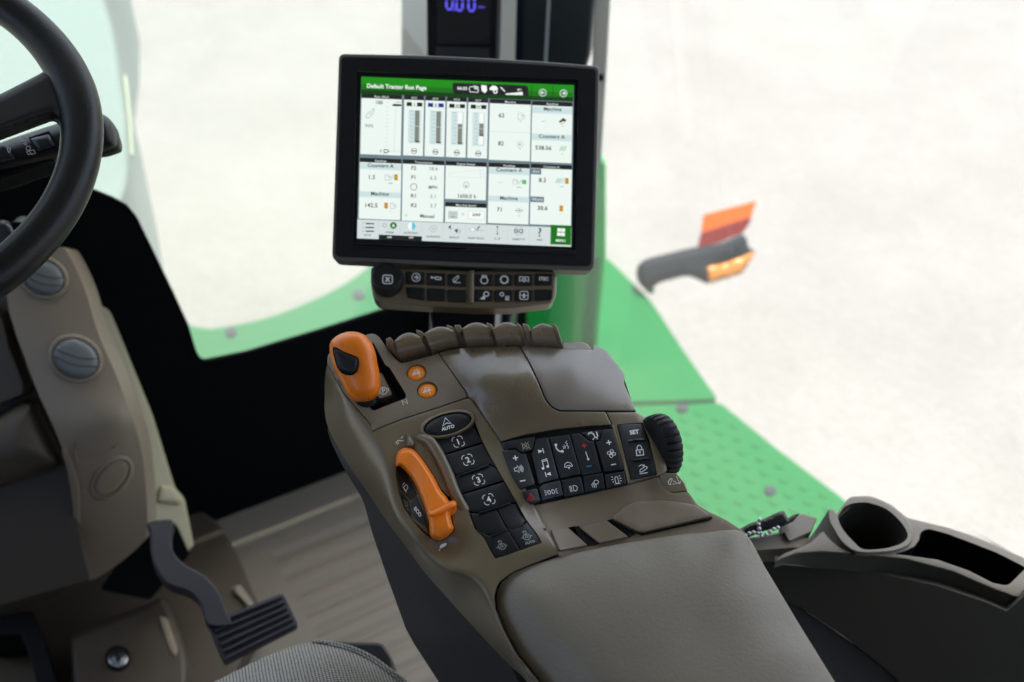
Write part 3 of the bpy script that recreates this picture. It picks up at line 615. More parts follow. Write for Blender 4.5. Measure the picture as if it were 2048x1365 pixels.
# core under the panels, skirt
core = [(800, 736), (880, 715), (960, 700), (1038, 698), (1125, 703), (1195, 708), (1235, 750), (1240, 768), (1262, 823), (1286, 850), (1312, 945), (1360, 985), (1385, 1017), (1465, 1064), (1490, 1085), (1600, 1270), (1670, 1400), (1180, 1440), (1048, 1322), (1004, 1245), (988, 1212), (988, 1180), (1000, 1152), (1060, 1120), (1100, 1110), (1000, 900), (930, 800)]
MB().plate(core, Surf(T0, TN, lambda x, y: min(HC(min(x, 1480), min(y, 1120)), 14)-11-(max(0, y-1120)*.09)), 'gap', t=45, r=3, rh=2, grid=20, dn=12).build('core', con)
sk = MB(); top = [(655, 853), (675, 894), (701, 938.5), (734, 985), (771, 1042), (809, 1093), (847, 1143), (892, 1194.6), (937, 1244), (982, 1293), (1018, 1331), (1043, 1356), (1120, 1440), (1240, 1560)]
bot = [(655, 862), (664, 889), (687, 936), (720, 990), (728, 1006), (745.5, 1070), (762, 1118), (777, 1162), (798, 1220), (812, 1259), (828, 1288), (854, 1328), (900, 1400), (980, 1520)]
def rs(P, n):
    P = np.array(P, float); d = np.r_[0, np.cumsum(np.linalg.norm(np.diff(P, axis=0), axis=1))]; t = np.linspace(0, d[-1], n); return np.c_[np.interp(t, d, P[:, 0]), np.interp(t, d, P[:, 1])]
top = [rs(top[:-1], 40)]; bot = [rs(bot[:-1], 40)]; n_ = 40
HT = [HTOP(x, y)-62 for x, y in top[0]]
R0 = [CF.P(x+3, y-3, h-4) for (x, y), h in zip(top[0], HT)]; R00 = [CF.P(x+14, y-9, h-3) for (x, y), h in zip(top[0], HT)]
R1 = [CF.P(bx, by, h-6-.50*math.hypot(bx-tx, by-ty)) for (bx, by), (tx, ty), h in zip(bot[0], top[0], HT)]
R2 = [q+np.array((.06, .0, -.16)) for q in R1]
sk.add(R00+R0+R1+R2, [[k*n_+i, k*n_+i+1, (k+1)*n_+i+1, (k+1)*n_+i] for k in range(3) for i in range(n_-1)], 'skirt')
# gentle body crease line on the skirt
sk.build('side_skirt', con, sharp=60)
# right flank so that the console is closed from the other side
fl = MB(); rim = [(1245, 748), (1270, 823), (1330, 955), (1376, 985), (1400, 1018), (1480, 1066), (1600, 1262), (1700, 1430)]
F0 = [CF.P(x, y, -12) for x, y in rim]; F1 = [q+np.array((-.02, 0, -.12)) for q in F0]; F2 = [q+np.array((-.12, 0, -.22)) for q in F0]; m_ = len(rim)
fl.add(F0+F1+F2, [[k*m_+i, k*m_+i+1, (k+1)*m_+i+1, (k+1)*m_+i] for k in range(2) for i in range(m_-1)], 'skirt'); fl.build('flank', con)
# main panels
slot = fil([(747, 686, 2), (771, 731), (779, 735), (812.5, 790, 4), (811, 797, 3), (747, 822, 5), (741, 818, 3), (706, 750), (704, 716)], 3)
obh = [ell(833, 745.5, 20.5, 16.5, -6, 36), ell(854.5, 780.5, 21, 17, -6, 36)]
MB().plate(fil(L_A, 3), CS, 'brown_light', t=9, r=1.6, rh=1.0, grid=14, h=.3, holes=[(slot, 24, 'slot'), (obh[0], 4, 'brown'), (obh[1], 4, 'brown')]).build('gate_panel', con)
strip_o = zs((495, 92), (610, 230), (700, 420), (760, 600), (830, 760), (890, 930), (980, 1020), (1030, 1120), (1085, 1212), (1200, 1178), (1525, 1062), (1480, 980), (1380, 850), (1250, 620), (1170, 480), (1050, 270), (970, 120), (890, -80))
pocket = zs((150, 235), (180, 185), (240, 162), (300, 170), (375, 235), (458, 350), (528, 460), (578, 560), (640, 620), (712, 665), (730, 712), (700, 775), (672, 800), (692, 880), (706, 940), (665, 990), (600, 1042), (535, 1054), (470, 1018), (400, 960), (325, 878), (225, 740), (172, 570), (150, 430))
b_ = MB().plate(fil(L_G, 4), CS, 'olive', t=.5, r=1.2, rh=.8, grid=7, dn=4, holes=[(fil(spl(strip_o, 1), 2), 4, 'gap'), (pocket, 14, 'gap')]); b_.build('body_panel', con, sharp=100)
MB().plate(fil(L_B, 3), CS, 'brown_gloss', t=9, r=1.6, rh=1.0, grid=12, h=.6).build('palm_rest', con)
MB().plate(fil(L_C, 3), CS, 'lid', t=12, r=2, rh=1.4, grid=12, h=.6).build('storage_lid', con)
SH = fil([(1060, 716), (1062, 700), (1125, 700), (1125, 684.5), (1160, 684), (1172, 686, 5), (1184, 699), (1188, 718)], 1)
MB().plate(SH, CS, 'brown_light', t=20, r=3, rh=3, h=-1).build('shoulder', con)
# set-key frame and small seams
L_E = [(1213, 825.5), (1273.5, 824.5), (1284, 832), (1300, 843, 4), (1318, 872), (1329, 908), (1334, 942, 4), (1316, 953), (1258.5, 969), (1225, 851)]
pk = fil([(1233.5, 849.5), (1284.5, 845.5), (1298, 880), (1314, 950.5), (1261.5, 961)], 2.5)
MB().plate(fil(L_E, 3), CS, 'olive', t=8, r=1.6, rh=1.0, grid=12, h=.2, holes=[(pk, 3, 'gap')]).build('key_frame', con)
L_F = zc((1668, 702, 2), (1740, 682, 4), (1828, 682, 4), (1900, 768), (1936, 850, 4), (1790, 862), (1740, 848), (1700, 810), (1678, 765))
f_ = MB().plate(fil(L_F, 3), CS, 'olive', t=10, r=1.5, rh=1.0, h=-.5).build('latch_tab', con)
sy = MB(); sy.stroke(zc((1760, 790), (1750, 765), (1775, 732), (1790, 740), (1765, 790), (1835, 780), (1800, 752)), CS, 'white', wd=1.3, h=.0); sy.stroke(zc((1828, 710), (1860, 785), (1840, 770)), CS, 'white', wd=1.3, h=.0); sy.stroke(zc((1860, 785), (1866, 755)), CS, 'white', wd=1.3, h=.0); sy.build('symbol', f_)
L_H = [(1062, 1013), (1256, 970), (1317, 954), (1322, 967), (1330, 979, 6), (1345, 986.5, 5), (1376, 984), (1395, 1010), (1420, 1025), (1452, 1040), (1489, 1064), (1500, 1090), (1340, 1130), (1100, 1180), (1118, 1112), (1004, 888), (1010, 886)]
MB().plate(fil(L_H, 3), CS, 'brown', t=9, r=1.2, rh=.8, grid=11, h=-.4).build('rear_panel', con)
for L_ in ([(1101, 1059), (1136, 1056.5), (1175.5, 1091), (1119, 1102)], [(1158, 1055), (1213.6, 1041.5), (1257, 1074.5), (1198, 1087)]):
    MB().plate(fil(L_, 4), CS, 'brown', t=6, r=1.4, rh=1.0, h=1.9).build('blank_cover', con)
MB().plate(fil([(1137, 1055), (1157, 1052), (1199, 1088), (1177, 1092)], 1), CS, 'gap', t=2, r=.6, h=.4).build('slot_floor', con)
MB().plate(fil([(1214, 1041), (1226, 1038), (1272, 1068), (1258, 1075)], 1), CS, 'gap', t=2, r=.6, h=.4).build('slot_floor', con)
LID = z7((612, 415, 3), (655, 372), (720, 315), (800, 278), (880, 262), (1040, 262), (1200, 278), (1335, 306), (1452, 388, 3), (1420, 408), (1150, 470), (884, 532, 12), (838, 528, 8), (700, 460))
MB().plate(fil(LID, 2), CS, 'brown', t=6, r=2.2, rh=1.4, h=3.2, grid=12).build('port_lid', con)
MB().stroke([(1222, 1041), (1284, 1069), (1416, 1040), (1424, 1035)], CS, 'gap', wd=5, h=.2).build('lid_gap', con)
# keypad base
KEYB = fil(zc((172, 398), (400, 335), (700, 285), (1000, 255), (1225, 243), (1260, 340), (1310, 520), (1372, 786), (1170, 838), (800, 912), (470, 988), (400, 850), (215, 540)), 1.2)
MB().plate(KEYB, CS, 'gap', t=6, r=.8, h=-.6, grid=16).build('keypad_base', con)
MB().plate(fil(zc((1222, 232), (1246, 238), (1392, 776), (1376, 784)), 1), CS, 'olive', t=6, r=1.2, rh=1, h=1.6).build('divider', con)
EXK, EYK = (.99, -.17), (.25, .97)
def bt(name, L_, mt='button', h=1.6, r=1.3, rh=.7, parent=con, grid=9, rad=2):
    return MB().plate(fil(L_, rad), CS, mt, t=4, r=r, rh=rh, h=h, grid=grid).build(name, parent)
class Sy:
    """symbol strokes in a small local frame: unit = px, ex / ey as on the surface"""
    def __init__(s, cx, cy, k=1, ex=EXK, ey=EYK, S=CS, h=2.0, m='white', lw=1.3): s.b = MB(); s.c = (cx, cy); s.k = k; s.ex = ex; s.ey = ey; s.S = S; s.h = h; s.m = m; s.lw = lw
    def t(s, P): return [(s.c[0]+(s.ex[0]*x+s.ey[0]*y)*s.k, s.c[1]+(s.ex[1]*x+s.ey[1]*y)*s.k) for x, y in P]
    def l(s, *P, w=None, closed=False, m=None): s.b.stroke(s.t(P), s.S, m or s.m, wd=(w or s.lw), h=s.h, closed=closed); return s
    def o(s, x, y, r, ry=None, w=None, a0=0, a1=360): 
        n = 18; full = a1-a0 >= 360; P = [(x+r*math.cos(math.radians(a0+(a1-a0)*i/n)), y+(ry or r)*math.sin(math.radians(a0+(a1-a0)*i/n))) for i in range(n if full else n+1)]
        return s.l(*P, closed=full, w=w)
    def f(s, *P, m=None): s.b.flat(s.t(P), s.S, m or s.m, s.h); return s
    def d(s, x, y, r): return s.f(*[(x+r*math.cos(a), y+r*math.sin(a)) for a in [2*math.pi*i/12 for i in range(12)]])
    def x(s, t, x, y, ch, bold=.012, m=None, ex=None, ey=None):
        q = s.t([(x, y)])[0]; s.b.text(t, q[0], q[1], ch*s.k, s.S, m or s.m, ex=ex or s.ex, ey=ey or s.ey, h=s.h, bold=bold); return s
    def end(s, par, name='symbol'): return s.b.build(name, par)
# media / climate rocker keys
o_ = bt('push_button', zc((190, 408), (300, 378), (512, 346), (500, 430), (486, 468), (388, 492), (330, 450), (215, 460)), h=.8)
c_ = zc(425, 430); Sy(*c_, m='cream_sym', h=1.1, lw=1.1).l((-6, -3), (-3, -3), (2, -7), (2, 7), (-3, 3), (-6, 3), closed=True).l((-8, 7), (8, -8)).l((-8, -7), (8, 7)).l((5, -4), (7, 0), (5, 4)).end(o_)
o_ = bt('rocker_switch', zc((205, 475), (330, 466), (385, 506), (424, 502), (512, 785), (378, 832), (290, 690)))
Sy(*zc(330, 541)).l((-5, 0), (5, 0), w=2.2).l((0, -5.5), (0, 5.5), w=2.2).end(o_)
Sy(*zc(397, 754)).l((-5.5, 0), (5.5, 0), w=2.2).end(o_)
Sy(*zc(358, 645), lw=1.2).l((-8, -3), (-4, -3), (0, -7), (0, 7), (-4, 3), (-8, 3), closed=True).l((2, -4), (4, 0), (2, 4)).l((4, -6), (7, 0), (4, 6)).l((6.5, -7.5), (9.5, 0), (6.5, 7.5)).end(o_)
o_ = bt('rocker_switch', zc((520, 362), (632, 350), (732, 732), (585, 770), (545, 790), (478, 500), (502, 470)))
Sy(*zc(565, 478)).f((-5, -4), (4, 0), (-5, 4)).l((5, -5), (5, 5), w=1.8).end(o_)
Sy(*zc(635, 692)).f((5, -4), (-4, 0), (5, 4)).l((-5, -5), (-5, 5), w=1.8).end(o_)
Sy(*zc(600, 598), lw=1.5).d(-5, 8, 2.8).d(5, 6, 2.8).l((-3, 8), (-3, -8), (7, -9.5), (7, 6)).l((-3, -5), (7, -6.5)).end(o_)
o_ = bt('rocker_switch', zc((642, 350), (832, 324), (938, 690), (745, 733)))
Sy(*zc(755, 440), lw=2).o(2, -2, 12, a0=95, a1=200, w=2.6).d(-9, -6, 3).d(0, 9, 3).end(o_)
Sy(*zc(765, 432), lw=1.2).l((1, 0), (3, 3), (1, 6)).l((4, -2), (6, 2), (4, 6)).l((12, -9), (8, -6), (11, -3), (9, 0), (12, 3), (10, 7)).end(o_)
Sy(*zc(822, 612), lw=1.8).l((-8, 2), (-6, -4), (0, -7), (6, -4), (8, 2), (5, 3), (3, 0), (-3, 0), (-5, 3), closed=True, w=1.3).f((-3, 3), (3, 3), (0, 8)).end(o_)
o_ = bt('rocker_switch', zc((842, 322), (925, 313), (1018, 388), (1056, 384), (1130, 676), (948, 708)))
Sy(*zc(970, 427), m='red_sym').l((-5, 0), (5, 0), w=2.2).l((0, -5), (0, 5), w=2.2).end(o_)
Sy(*zc(996, 522), lw=1.8).l((-.5, -9), (.5, 5)).d(.7, 7, 2.4).end(o_)
Sy(*zc(1015, 618), m='blue_sym').l((-5, 0), (5, 0), w=2.2).end(o_)
o_ = bt('push_button', zc((938, 306), (1132, 284), (1112, 380), (1030, 384)), h=.8)
Sy(*zc(1055, 335), h=1.1, lw=1.2).l((-10, -3), (-8, -7), (-2, -8), (1, -4), w=1.3).l((-9, -5), (0, -6)).d(1, -3, 1.8).l((2, -1), (2, 4), (6, 4), (6, 8), w=2).l((8, -7), (8, 3), w=2.2).l((-3, 8), (0, 5), w=2).end(o_)
o_ = bt('rocker_switch', zc((1140, 282), (1238, 272), (1334, 652), (1160, 672), (1076, 390), (1118, 384)))
Sy(*zc(1200, 398)).l((-5, 0), (5, 0), w=2.2).l((0, -5), (0, 5), w=2.2).end(o_)
Sy(*zc(1243, 602)).l((-5, 0), (5, 0), w=2.2).end(o_)
y_ = Sy(*zc(1224, 500), lw=1.3)
for a in range(4):
    A = math.radians(a*90+20); y_.l(*[(math.cos(A)*5+3.1*math.cos(t), math.sin(A)*5+3.1*math.sin(t)) for t in [2*math.pi*i/12 for i in range(12)]], closed=True)
y_.d(0, 0, 1.4).end(o_)
# light keys
o_ = bt('push_button', zc((392, 856), (530, 826), (565, 942), (472, 972), (430, 930)))
Sy(*zc(474, 905), m='red_sym', lw=1.3).l((-9, 6), (0, -8), (8, 6), closed=True).l((-5, 4), (0, -4), (4, 4), closed=True).end(o_)
o_ = bt('push_button', zc((548, 822), (590, 786), (745, 752), (775, 890), (575, 942)))
Sy(*zc(662, 858), lw=1.2).o(-4, 0, 2.6, 4.2).o(4, 0, 2.6, 4.2).l((-13, -5), (-9, -3)).l((-13, 0), (-9, 0)).l((-13, 5), (-9, 3)).l((9, -3), (13, -5)).l((9, 0), (13, 0)).l((9, 3), (13, 5)).end(o_)
o_ = bt('push_button', zc((757, 750), (940, 714), (970, 864), (782, 904)))
Sy(*zc(870, 825), lw=1.3).l((0, -5), (3, -6), (7, -3), (8, 0), (6, 4), (3, 6), (0, 5), closed=True).l((-3, -5), (-8, -5)).l((-3, -2.5), (-8, -2.5)).l((-3, 0), (-8, 0)).l((-3, 2.5), (-8, 2.5)).l((-3, 5), (-8, 5)).end(o_)
o_ = bt('push_button', zc((958, 712), (1140, 680), (1165, 826), (978, 862)))
Sy(*zc(1070, 778), lw=1.3).o(3, -2, 4.5, 4).l((-2, 0), (-7, 7)).l((0, 2), (-4, 9)).l((2, 3), (0, 9)).l((-3, -2), (-8, 3)).end(o_)
o_ = bt('push_button', zc((1158, 698), (1340, 666), (1364, 786), (1180, 824)))
Sy(*zc(1272, 745), lw=1.3).l((-3, 7), (-3, -3), (-1, -6), (2, -6), (3, -3), (3, 7), closed=True).l((-6, 8), (6, 8)).l((-6, -6), (-9, -8)).l((-6, -2), (-10, -2)).l((-6, 2), (-9, 4)).l((6, -6), (9, -8)).l((6, -2), (10, -2)).l((6, 2), (9, 4)).end(o_)
for x, y in ((600, 798), (792, 765), (1000, 728), (1200, 692)): pass
# SET keys
o_ = MB().plate(fil(zc((1277, 232), (1508, 218), (1556, 362), (1608, 520), (1642, 698), (1404, 744), (1340, 480)), 2), CS, 'button', t=3, r=1.4, rh=.8, h=-.2, grid=12).build('key_pad', con)
Sy(*zc(1436, 300), ex=(.99, -.13), ey=(.22, .97), h=.1).x('SET', 0, 0, 8.2, .045).end(o_)
Sy(*zc(1487, 475), ex=(.99, -.10), ey=(.12, .99), h=.1, lw=1.8).l((-7, -2), (7, -2), (7, 9), (-7, 9), closed=True).l((-4.5, -2), (-4.5, -7), (-2, -11), (2, -11), (4.5, -7), (4.5, -2)).d(0, 2, 2).l((0, 2), (0, 6), w=1.6).end(o_)
Sy(*zc(1518, 645), ex=(.99, -.10), ey=(.12, .99), h=.1, lw=1.5).l((-7, 5), (-6, 1), (5, -5), (9, -3), (7, 0), (-4, 6), closed=True).l((-8, 9), (8, 8)).l((-8, -6), (-2, -9), (3, -6)).l((3, -9), (3, -6), (0, -6)).end(o_)
for a, b in (((1375, 386), (1530, 370)), ((1420, 570), (1575, 546))):
    q = zc(a, b); bb = MB(); inflate(bb, [(q[0][0], q[0][1]-3), (q[1][0], q[1][1]-3), (q[1][0]+1.5, q[1][1]+1.5), (q[0][0]+1.5, q[0][1]+1.5)], CS, 'button', 1.6, 2.2, grid=2.5, h=-.1, back=False); bb.build('key_bar', o_)
# thumb wheel
ax = unit(CS.P(1345, 880, 0)-CS.P(1312, 886, 0)); wc = CS.P(1303, 895, -8); uz = unit(TN-ax*(TN@ax)); uy = np.cross(uz, ax)
wb = MB(); prof = [(-.001, .0175), (.001, .0235), (.003, .0250), (.010, .0260), (.0140, .0250), (.0155, .022), (.0165, .012)]
NSG = 104; vs = []; fs = []
for a_, r_ in prof:
    for k in range(NSG):
        t = 2*math.pi*k/NSG; g = r_-(.0013 if (k % 4 == 0 and r_ > .0225) else 0); vs.append(wc+ax*a_+(uz*math.sin(t)+uy*math.cos(t))*g)
for j in range(len(prof)-1):
    for k in range(NSG): fs.append([j*NSG+k, j*NSG+(k+1) % NSG, (j+1)*NSG+(k+1) % NSG, (j+1)*NSG+k])
fs += [list(range(NSG)), [(len(prof)-1)*NSG+k for k in range(NSG)]]
wb.add(vs, fs, 'rubber').build('thumb_wheel', con, sharp=30)
# auto button and numbered strip
ring = ell(894.5, 848, 57, 25.5, -15, 48)
MB().plate(ring, CS, 'olive', t=4, r=3, rh=1.6, h=2.2, holes=[(ell(895, 848, 49.5, 20.5, -15, 44), 2, 'gap')]).build('button_ring', con)
b_ = MB(); inflate(b_, ell(895, 848, 48, 19.5, -15, 44), CS, 'button_strip', 1.6, 16, grid=6, h=.8, back=False); o_ = b_.build('push_button', con)
Sy(*z4(640, 575), ex=(.96, -.28), ey=(.2, .95), h=2.7, lw=1.6).l((-9, 3), (0, -12), (9, 3), (0, -1), closed=True).x('AUTO', 1, 9, 6.6, .03).end(o_)
EXS, EYS = (.965, -.25), (.38, .93)
sb = [(z_, n) for z_, n in ((zs((495, 96), (890, -30), (966, 118), (612, 226)), '1'), (zs((616, 238), (972, 130), (1046, 268), (1100, 360), (1034, 322), (718, 424), (700, 410)), '2'),
      (zs((712, 440), (730, 428), (1036, 334), (1108, 372), (1168, 476), (776, 598), (762, 590)), '3'), (zs((780, 610), (1172, 492), (1248, 620), (1290, 690), (1226, 684), (918, 778), (840, 770)), '4'))]
SN = {'1': zs(735, 112), '2': zs(827, 282), '3': zs(927, 470), '4': zs(1024, 655)}
for L_, n in sb:
    o_ = bt('push_button', L_, 'button_strip', h=-.9, r=1.6, rh=.8, rad=1.5, grid=12)
    c_ = SN[n]; y_ = Sy(*c_, ex=EXS, ey=EYS, h=-.35, lw=1.3)
    r_ = 10.4
    y_.l((-r_+2, -r_+1), (-3, -r_)).l((3, -r_), (r_-3, -r_), (r_, -r_+3), (r_, -3)).l((r_, 3), (r_, r_-3), (r_-3, r_), (3, r_)).l((-3, r_), (-r_+3, r_), (-r_, r_-3), (-r_, 3)).l((-r_, -3), (-r_, -r_+4), (-r_+3, -r_+1))
    y_.x(n, 0, 0, 11.5, .03).end(o_)
lowb = [zs((845, 785), (918, 790), (1088, 742), (1196, 940), (1040, 990), (940, 970), (895, 925)), zs((1094, 740), (1226, 698), (1294, 700), (1378, 850), (1352, 882), (1204, 934)),
        zs((905, 945), (1040, 1002), (1208, 950), (1316, 1132), (1088, 1208), (1036, 1120), (985, 1018)), zs((1214, 946), (1356, 896), (1384, 862), (1480, 984), (1520, 1062), (1322, 1130))]
ob = [bt('push_button', L_, 'button_strip', h=-.9, r=1.6, rh=.8, rad=1.5, grid=12) for L_ in lowb]
for par, c_, au in ((ob[2], zs(1145, 1090), 0), (ob[3], zs(1378, 1000), 1)):
    y_ = Sy(*c_, ex=EXS, ey=EYS, h=-.6, lw=1.7, m='white_dim'); y_.o(0, 2, 7, 6).l((-11, 2), (-7, 2)).l((7, 2), (11, 2)).l((-3, -6), (-3, -10), (2, -10), (2, -6)).l((0, -4), (3, 3), (-3, 3), closed=True)
    if au: y_.x('AUTO', 2, 14, 5, .05)
    y_.end(par)
for a, b in (((735, 432), (1022, 330)), ((925, 786), (1228, 690)), ((1042, 1000), (1350, 888))):
    q = zs(a, b); bb = MB(); bb.plate([(q[0][0], q[0][1]-1.4), (q[1][0], q[1][1]-1.4), (q[1][0]+1, q[1][1]+1.4), (q[0][0]+1, q[0][1]+1.4)], CS, 'button_strip', t=2, r=.9, rh=.8, h=.4); bb.build('key_bar', con)
# orange throttle arc with key disc
MB().plate(fil(spl(zs((152, 350), (185, 352), (230, 382), (292, 455), (352, 560), (402, 680), (432, 770), (458, 880), (466, 985), (440, 985), (385, 930), (318, 868), (228, 735), (178, 570), (154, 430)), 3), 0), CS, 'olive', t=10, r=1.5, rh=1, h=-3.2, grid=6, dn=5).build('throttle_disc', con)
for L_ in (((165, 362), (192, 372), (240, 415), (300, 500), (345, 600), (330, 625), (282, 658), (232, 600), (192, 560), (172, 470)), ((195, 585), (232, 620), (268, 672), (292, 760), (296, 830), (236, 730), (205, 650)), ((345, 620), (385, 720), (420, 810), (446, 900), (444, 940), (420, 900), (360, 860), (312, 805), (282, 680))):
    o_ = MB().plate(fil(zs(*L_), 2.5), CS, 'button', t=2, r=1.4, rh=.6, h=-2.3, grid=6, dn=5).build('push_button', con)
    if L_[0][0] == 165: Sy(*zs(242, 540), ex=(.5, .86), ey=(-.55, .8), h=-1.7, lw=1.4).l((-3, -3), (-3, 3), (1, 5), (5, 3), (5, -3), (1, -5), closed=True).l((-8, -3), (-8, 4)).l((-6, 5), (8, 5)).end(o_)
    elif L_[0][0] == 195: Sy(*zs(248, 700), ex=(.5, .86), ey=(-.5, .8), h=-1.7, lw=1.2, m='white_dim').o(0, 0, 4).l((-7, -2), (-10, 3)).l((6, 3), (11, 4)).end(o_)
    else: Sy(*zs(356, 772), ex=(.62, .80), ey=(-.45, .85), h=-1.7).x('ECO', 0, 0, 7.2, .04).end(o_)
b_ = MB(); ORG = zs((150, 345), (150, 250), (180, 192), (240, 168), (300, 176), (370, 240), (450, 350), (520, 460), (570, 560), (640, 650), (668, 720), (664, 800), (680, 880), (695, 930), (660, 985), (600, 1032), (540, 1045), (480, 1012), (467, 960), (460, 870), (432, 770), (402, 680), (352, 560), (292, 452), (222, 374), (180, 346))
inflate(b_, spl(ORG, 3), CS, 'orange', 12, 10, grid=3.0, h=-.3, back=False); b_.build('throttle_lever', con, sharp=70)
b_ = MB(); TAB = zs((448, 776), (500, 752), (590, 706), (660, 672), (702, 668), (718, 690), (712, 728), (640, 768), (560, 806), (500, 826), (462, 815))
inflate(b_, spl(TAB, 3), CS, 'orange', 6, 6, grid=2.6, h=8.5, back=True, t=6); b_.build('throttle_tab', con, sharp=70)
b_ = MB()
for a, b, c in (((228, 268), (262, 240), (318, 226)), ((238, 308), (278, 272), (345, 258)), ((256, 345), (300, 308), (378, 290)), ((280, 382), (330, 345), (410, 322)), ((306, 422), (362, 380), (440, 362)), ((328, 462), (392, 412), (462, 396))):
    b_.tube([CS.P(*zs(*q), h=9.6-abs(i-1)*.8) for i, q in enumerate((a, b, c))], .00045, 'orange_button', seg=6)
b_.build('grip_ridges', con)
b_ = MB(); b_.tube(spl3([CS.P(*zs(*q), h=hh) for q, hh in (((372, 96), -3), ((420, 92), 0), ((480, 125), 1.5), ((545, 220), 2), ((590, 310), 2), ((640, 420), 2), ((690, 560), 1.5), ((745, 680), 0), ((800, 770), -4))]), .0044, 'olive', seg=12); b_.build('guard_rail', con)
fz = MB(); inflate(fz, spl(zs((246, 160), (242, 95), (248, 36), (262, 30), (300, 75), (330, 120), (322, 158), (300, 168), (270, 165)), 3), CS, 'olive', 6, 9, grid=3, h=-1, back=False); fz.build('fin', con)
y_ = Sy(*zs(188, 108), ex=(.96, -.28), ey=(.3, .9), h=.5, lw=1.6); y_.l((-9, 2), (-5, -2), (0, -2), (4, 1), (8, 0)).l((-8, 5), (-3, 2)).l((4, -5), (8, -8)).end(con)
y_ = Sy(*zs(592, 1092), ex=(.9, -.45), ey=(.3, .9), h=.7, lw=1.8, m='white'); y_.f((-8, 3), (-5, -3), (2, -4), (8, -2), (9, 1), (3, 3)).l((-8, 4), (-10, 6)).end(con)
# orange push buttons
for (cx_, cy_), n in (((833, 747), '2'), ((854.3, 782), '1')):
    b_ = MB(); inflate(b_, ell(cx_, cy_, 18.5, 14.6, -6, 36), CS, 'orange_button', 1.2, 9, grid=5, h=-1.6, back=False); o_ = b_.build('round_button', con)
    y_ = Sy(cx_-1, cy_-3, ex=(.96, -.28), ey=(.2, .9), h=-.2, lw=1.1); y_.l((-8, 4), (-5, 1), (5, 1), (8, 4)).l((-3, 1), (-3, -4), (3, -4), (6, 1)).o(-4, 3, 1.8).o(4, 3, 1.8).l((-9, 5), (9, 5)).x(n, 5, 10, 5.2, .02).end(o_)
# gear gate lettering, park block, lever
y_ = Sy(809.5, 804.5, ex=(.94, -.33), ey=(.33, .94), h=.6, lw=1.5); y_.l((-4.5, 5), (-4.5, -5), (4.5, 5), (4.5, -5)).end(con)
b_ = MB().plate(fil([(755, 748), (764, 746), (784, 786), (783, 791), (760, 798), (752, 792), (742, 770)], 2), CS, 'brown_light', t=10, r=1.6, rh=1, h=-5); o_ = b_.build('park_block', con)
y_ = Sy(767, 782, ex=(.96, -.28), ey=(.28, .96), h=-4.7, lw=1.3); y_.o(0, 0, 7.2).l((-9.5, -4), (-10.5, 0), (-9.5, 4)).l((9.5, -4), (10.5, 0), (9.5, 4)).l((-2, 4), (-2, -4), (1.5, -4), (3, -2), (1.5, 0), (-2, 0)).end(o_)
LVS = Surf(CF.P(730, 800, 6), unit(-FF*.95+TN*.1))
b_ = MB().tube([CF.P(742, 812, -25), LVS.P(733, 796, -6), LVS.P(728, 780, -6)], .009, 'rubber', seg=20); lo = b_.build('gear_lever', con)
HEAD = zl((118, 335), (122, 300), (150, 250), (225, 190), (330, 152), (430, 148), (520, 172), (575, 215), (640, 300), (680, 400), (705, 540), (730, 660), (742, 780), (740, 860), (712, 930), (660, 985), (590, 1014), (500, 1020), (420, 1002), (345, 930), (290, 830), (225, 700), (170, 600), (140, 500), (122, 420))
b_ = MB(); inflate(b_, spl(HEAD, 3), LVS, 'orange', 14, 33, t=4, grid=4.2); o_ = b_.build('lever_grip', lo, sharp=80)
bez = spl(zl((158, 352), (175, 338), (215, 350), (330, 405), (440, 452), (478, 490), (480, 560), (462, 630), (415, 678), (350, 690), (280, 668), (222, 610), (188, 520), (165, 430)), 4)
HLV = Surf(LVS.p0, LVS.n)
def lvh(x, y): return 11.5+1.6*(x-690)/30.+.8*(y-730)/30.
LB = Surf(LVS.p0, LVS.n, lvh)
b_ = MB().plate(bez, LB, 'gap', t=7, r=1.5, rh=1, h=3.4, grid=5); inflate(b_, inset(orient(bez), 3), LB, 'rubber', 2.2, 9, grid=4, h=3.5, back=False); b_.build('thumb_button', lo)
MB().stroke(spl(zl((560, 945), (590, 940), (604, 990)), 5, False), LVS, 'skirt', wd=.8, h=8.4).build('grip_seam', lo)
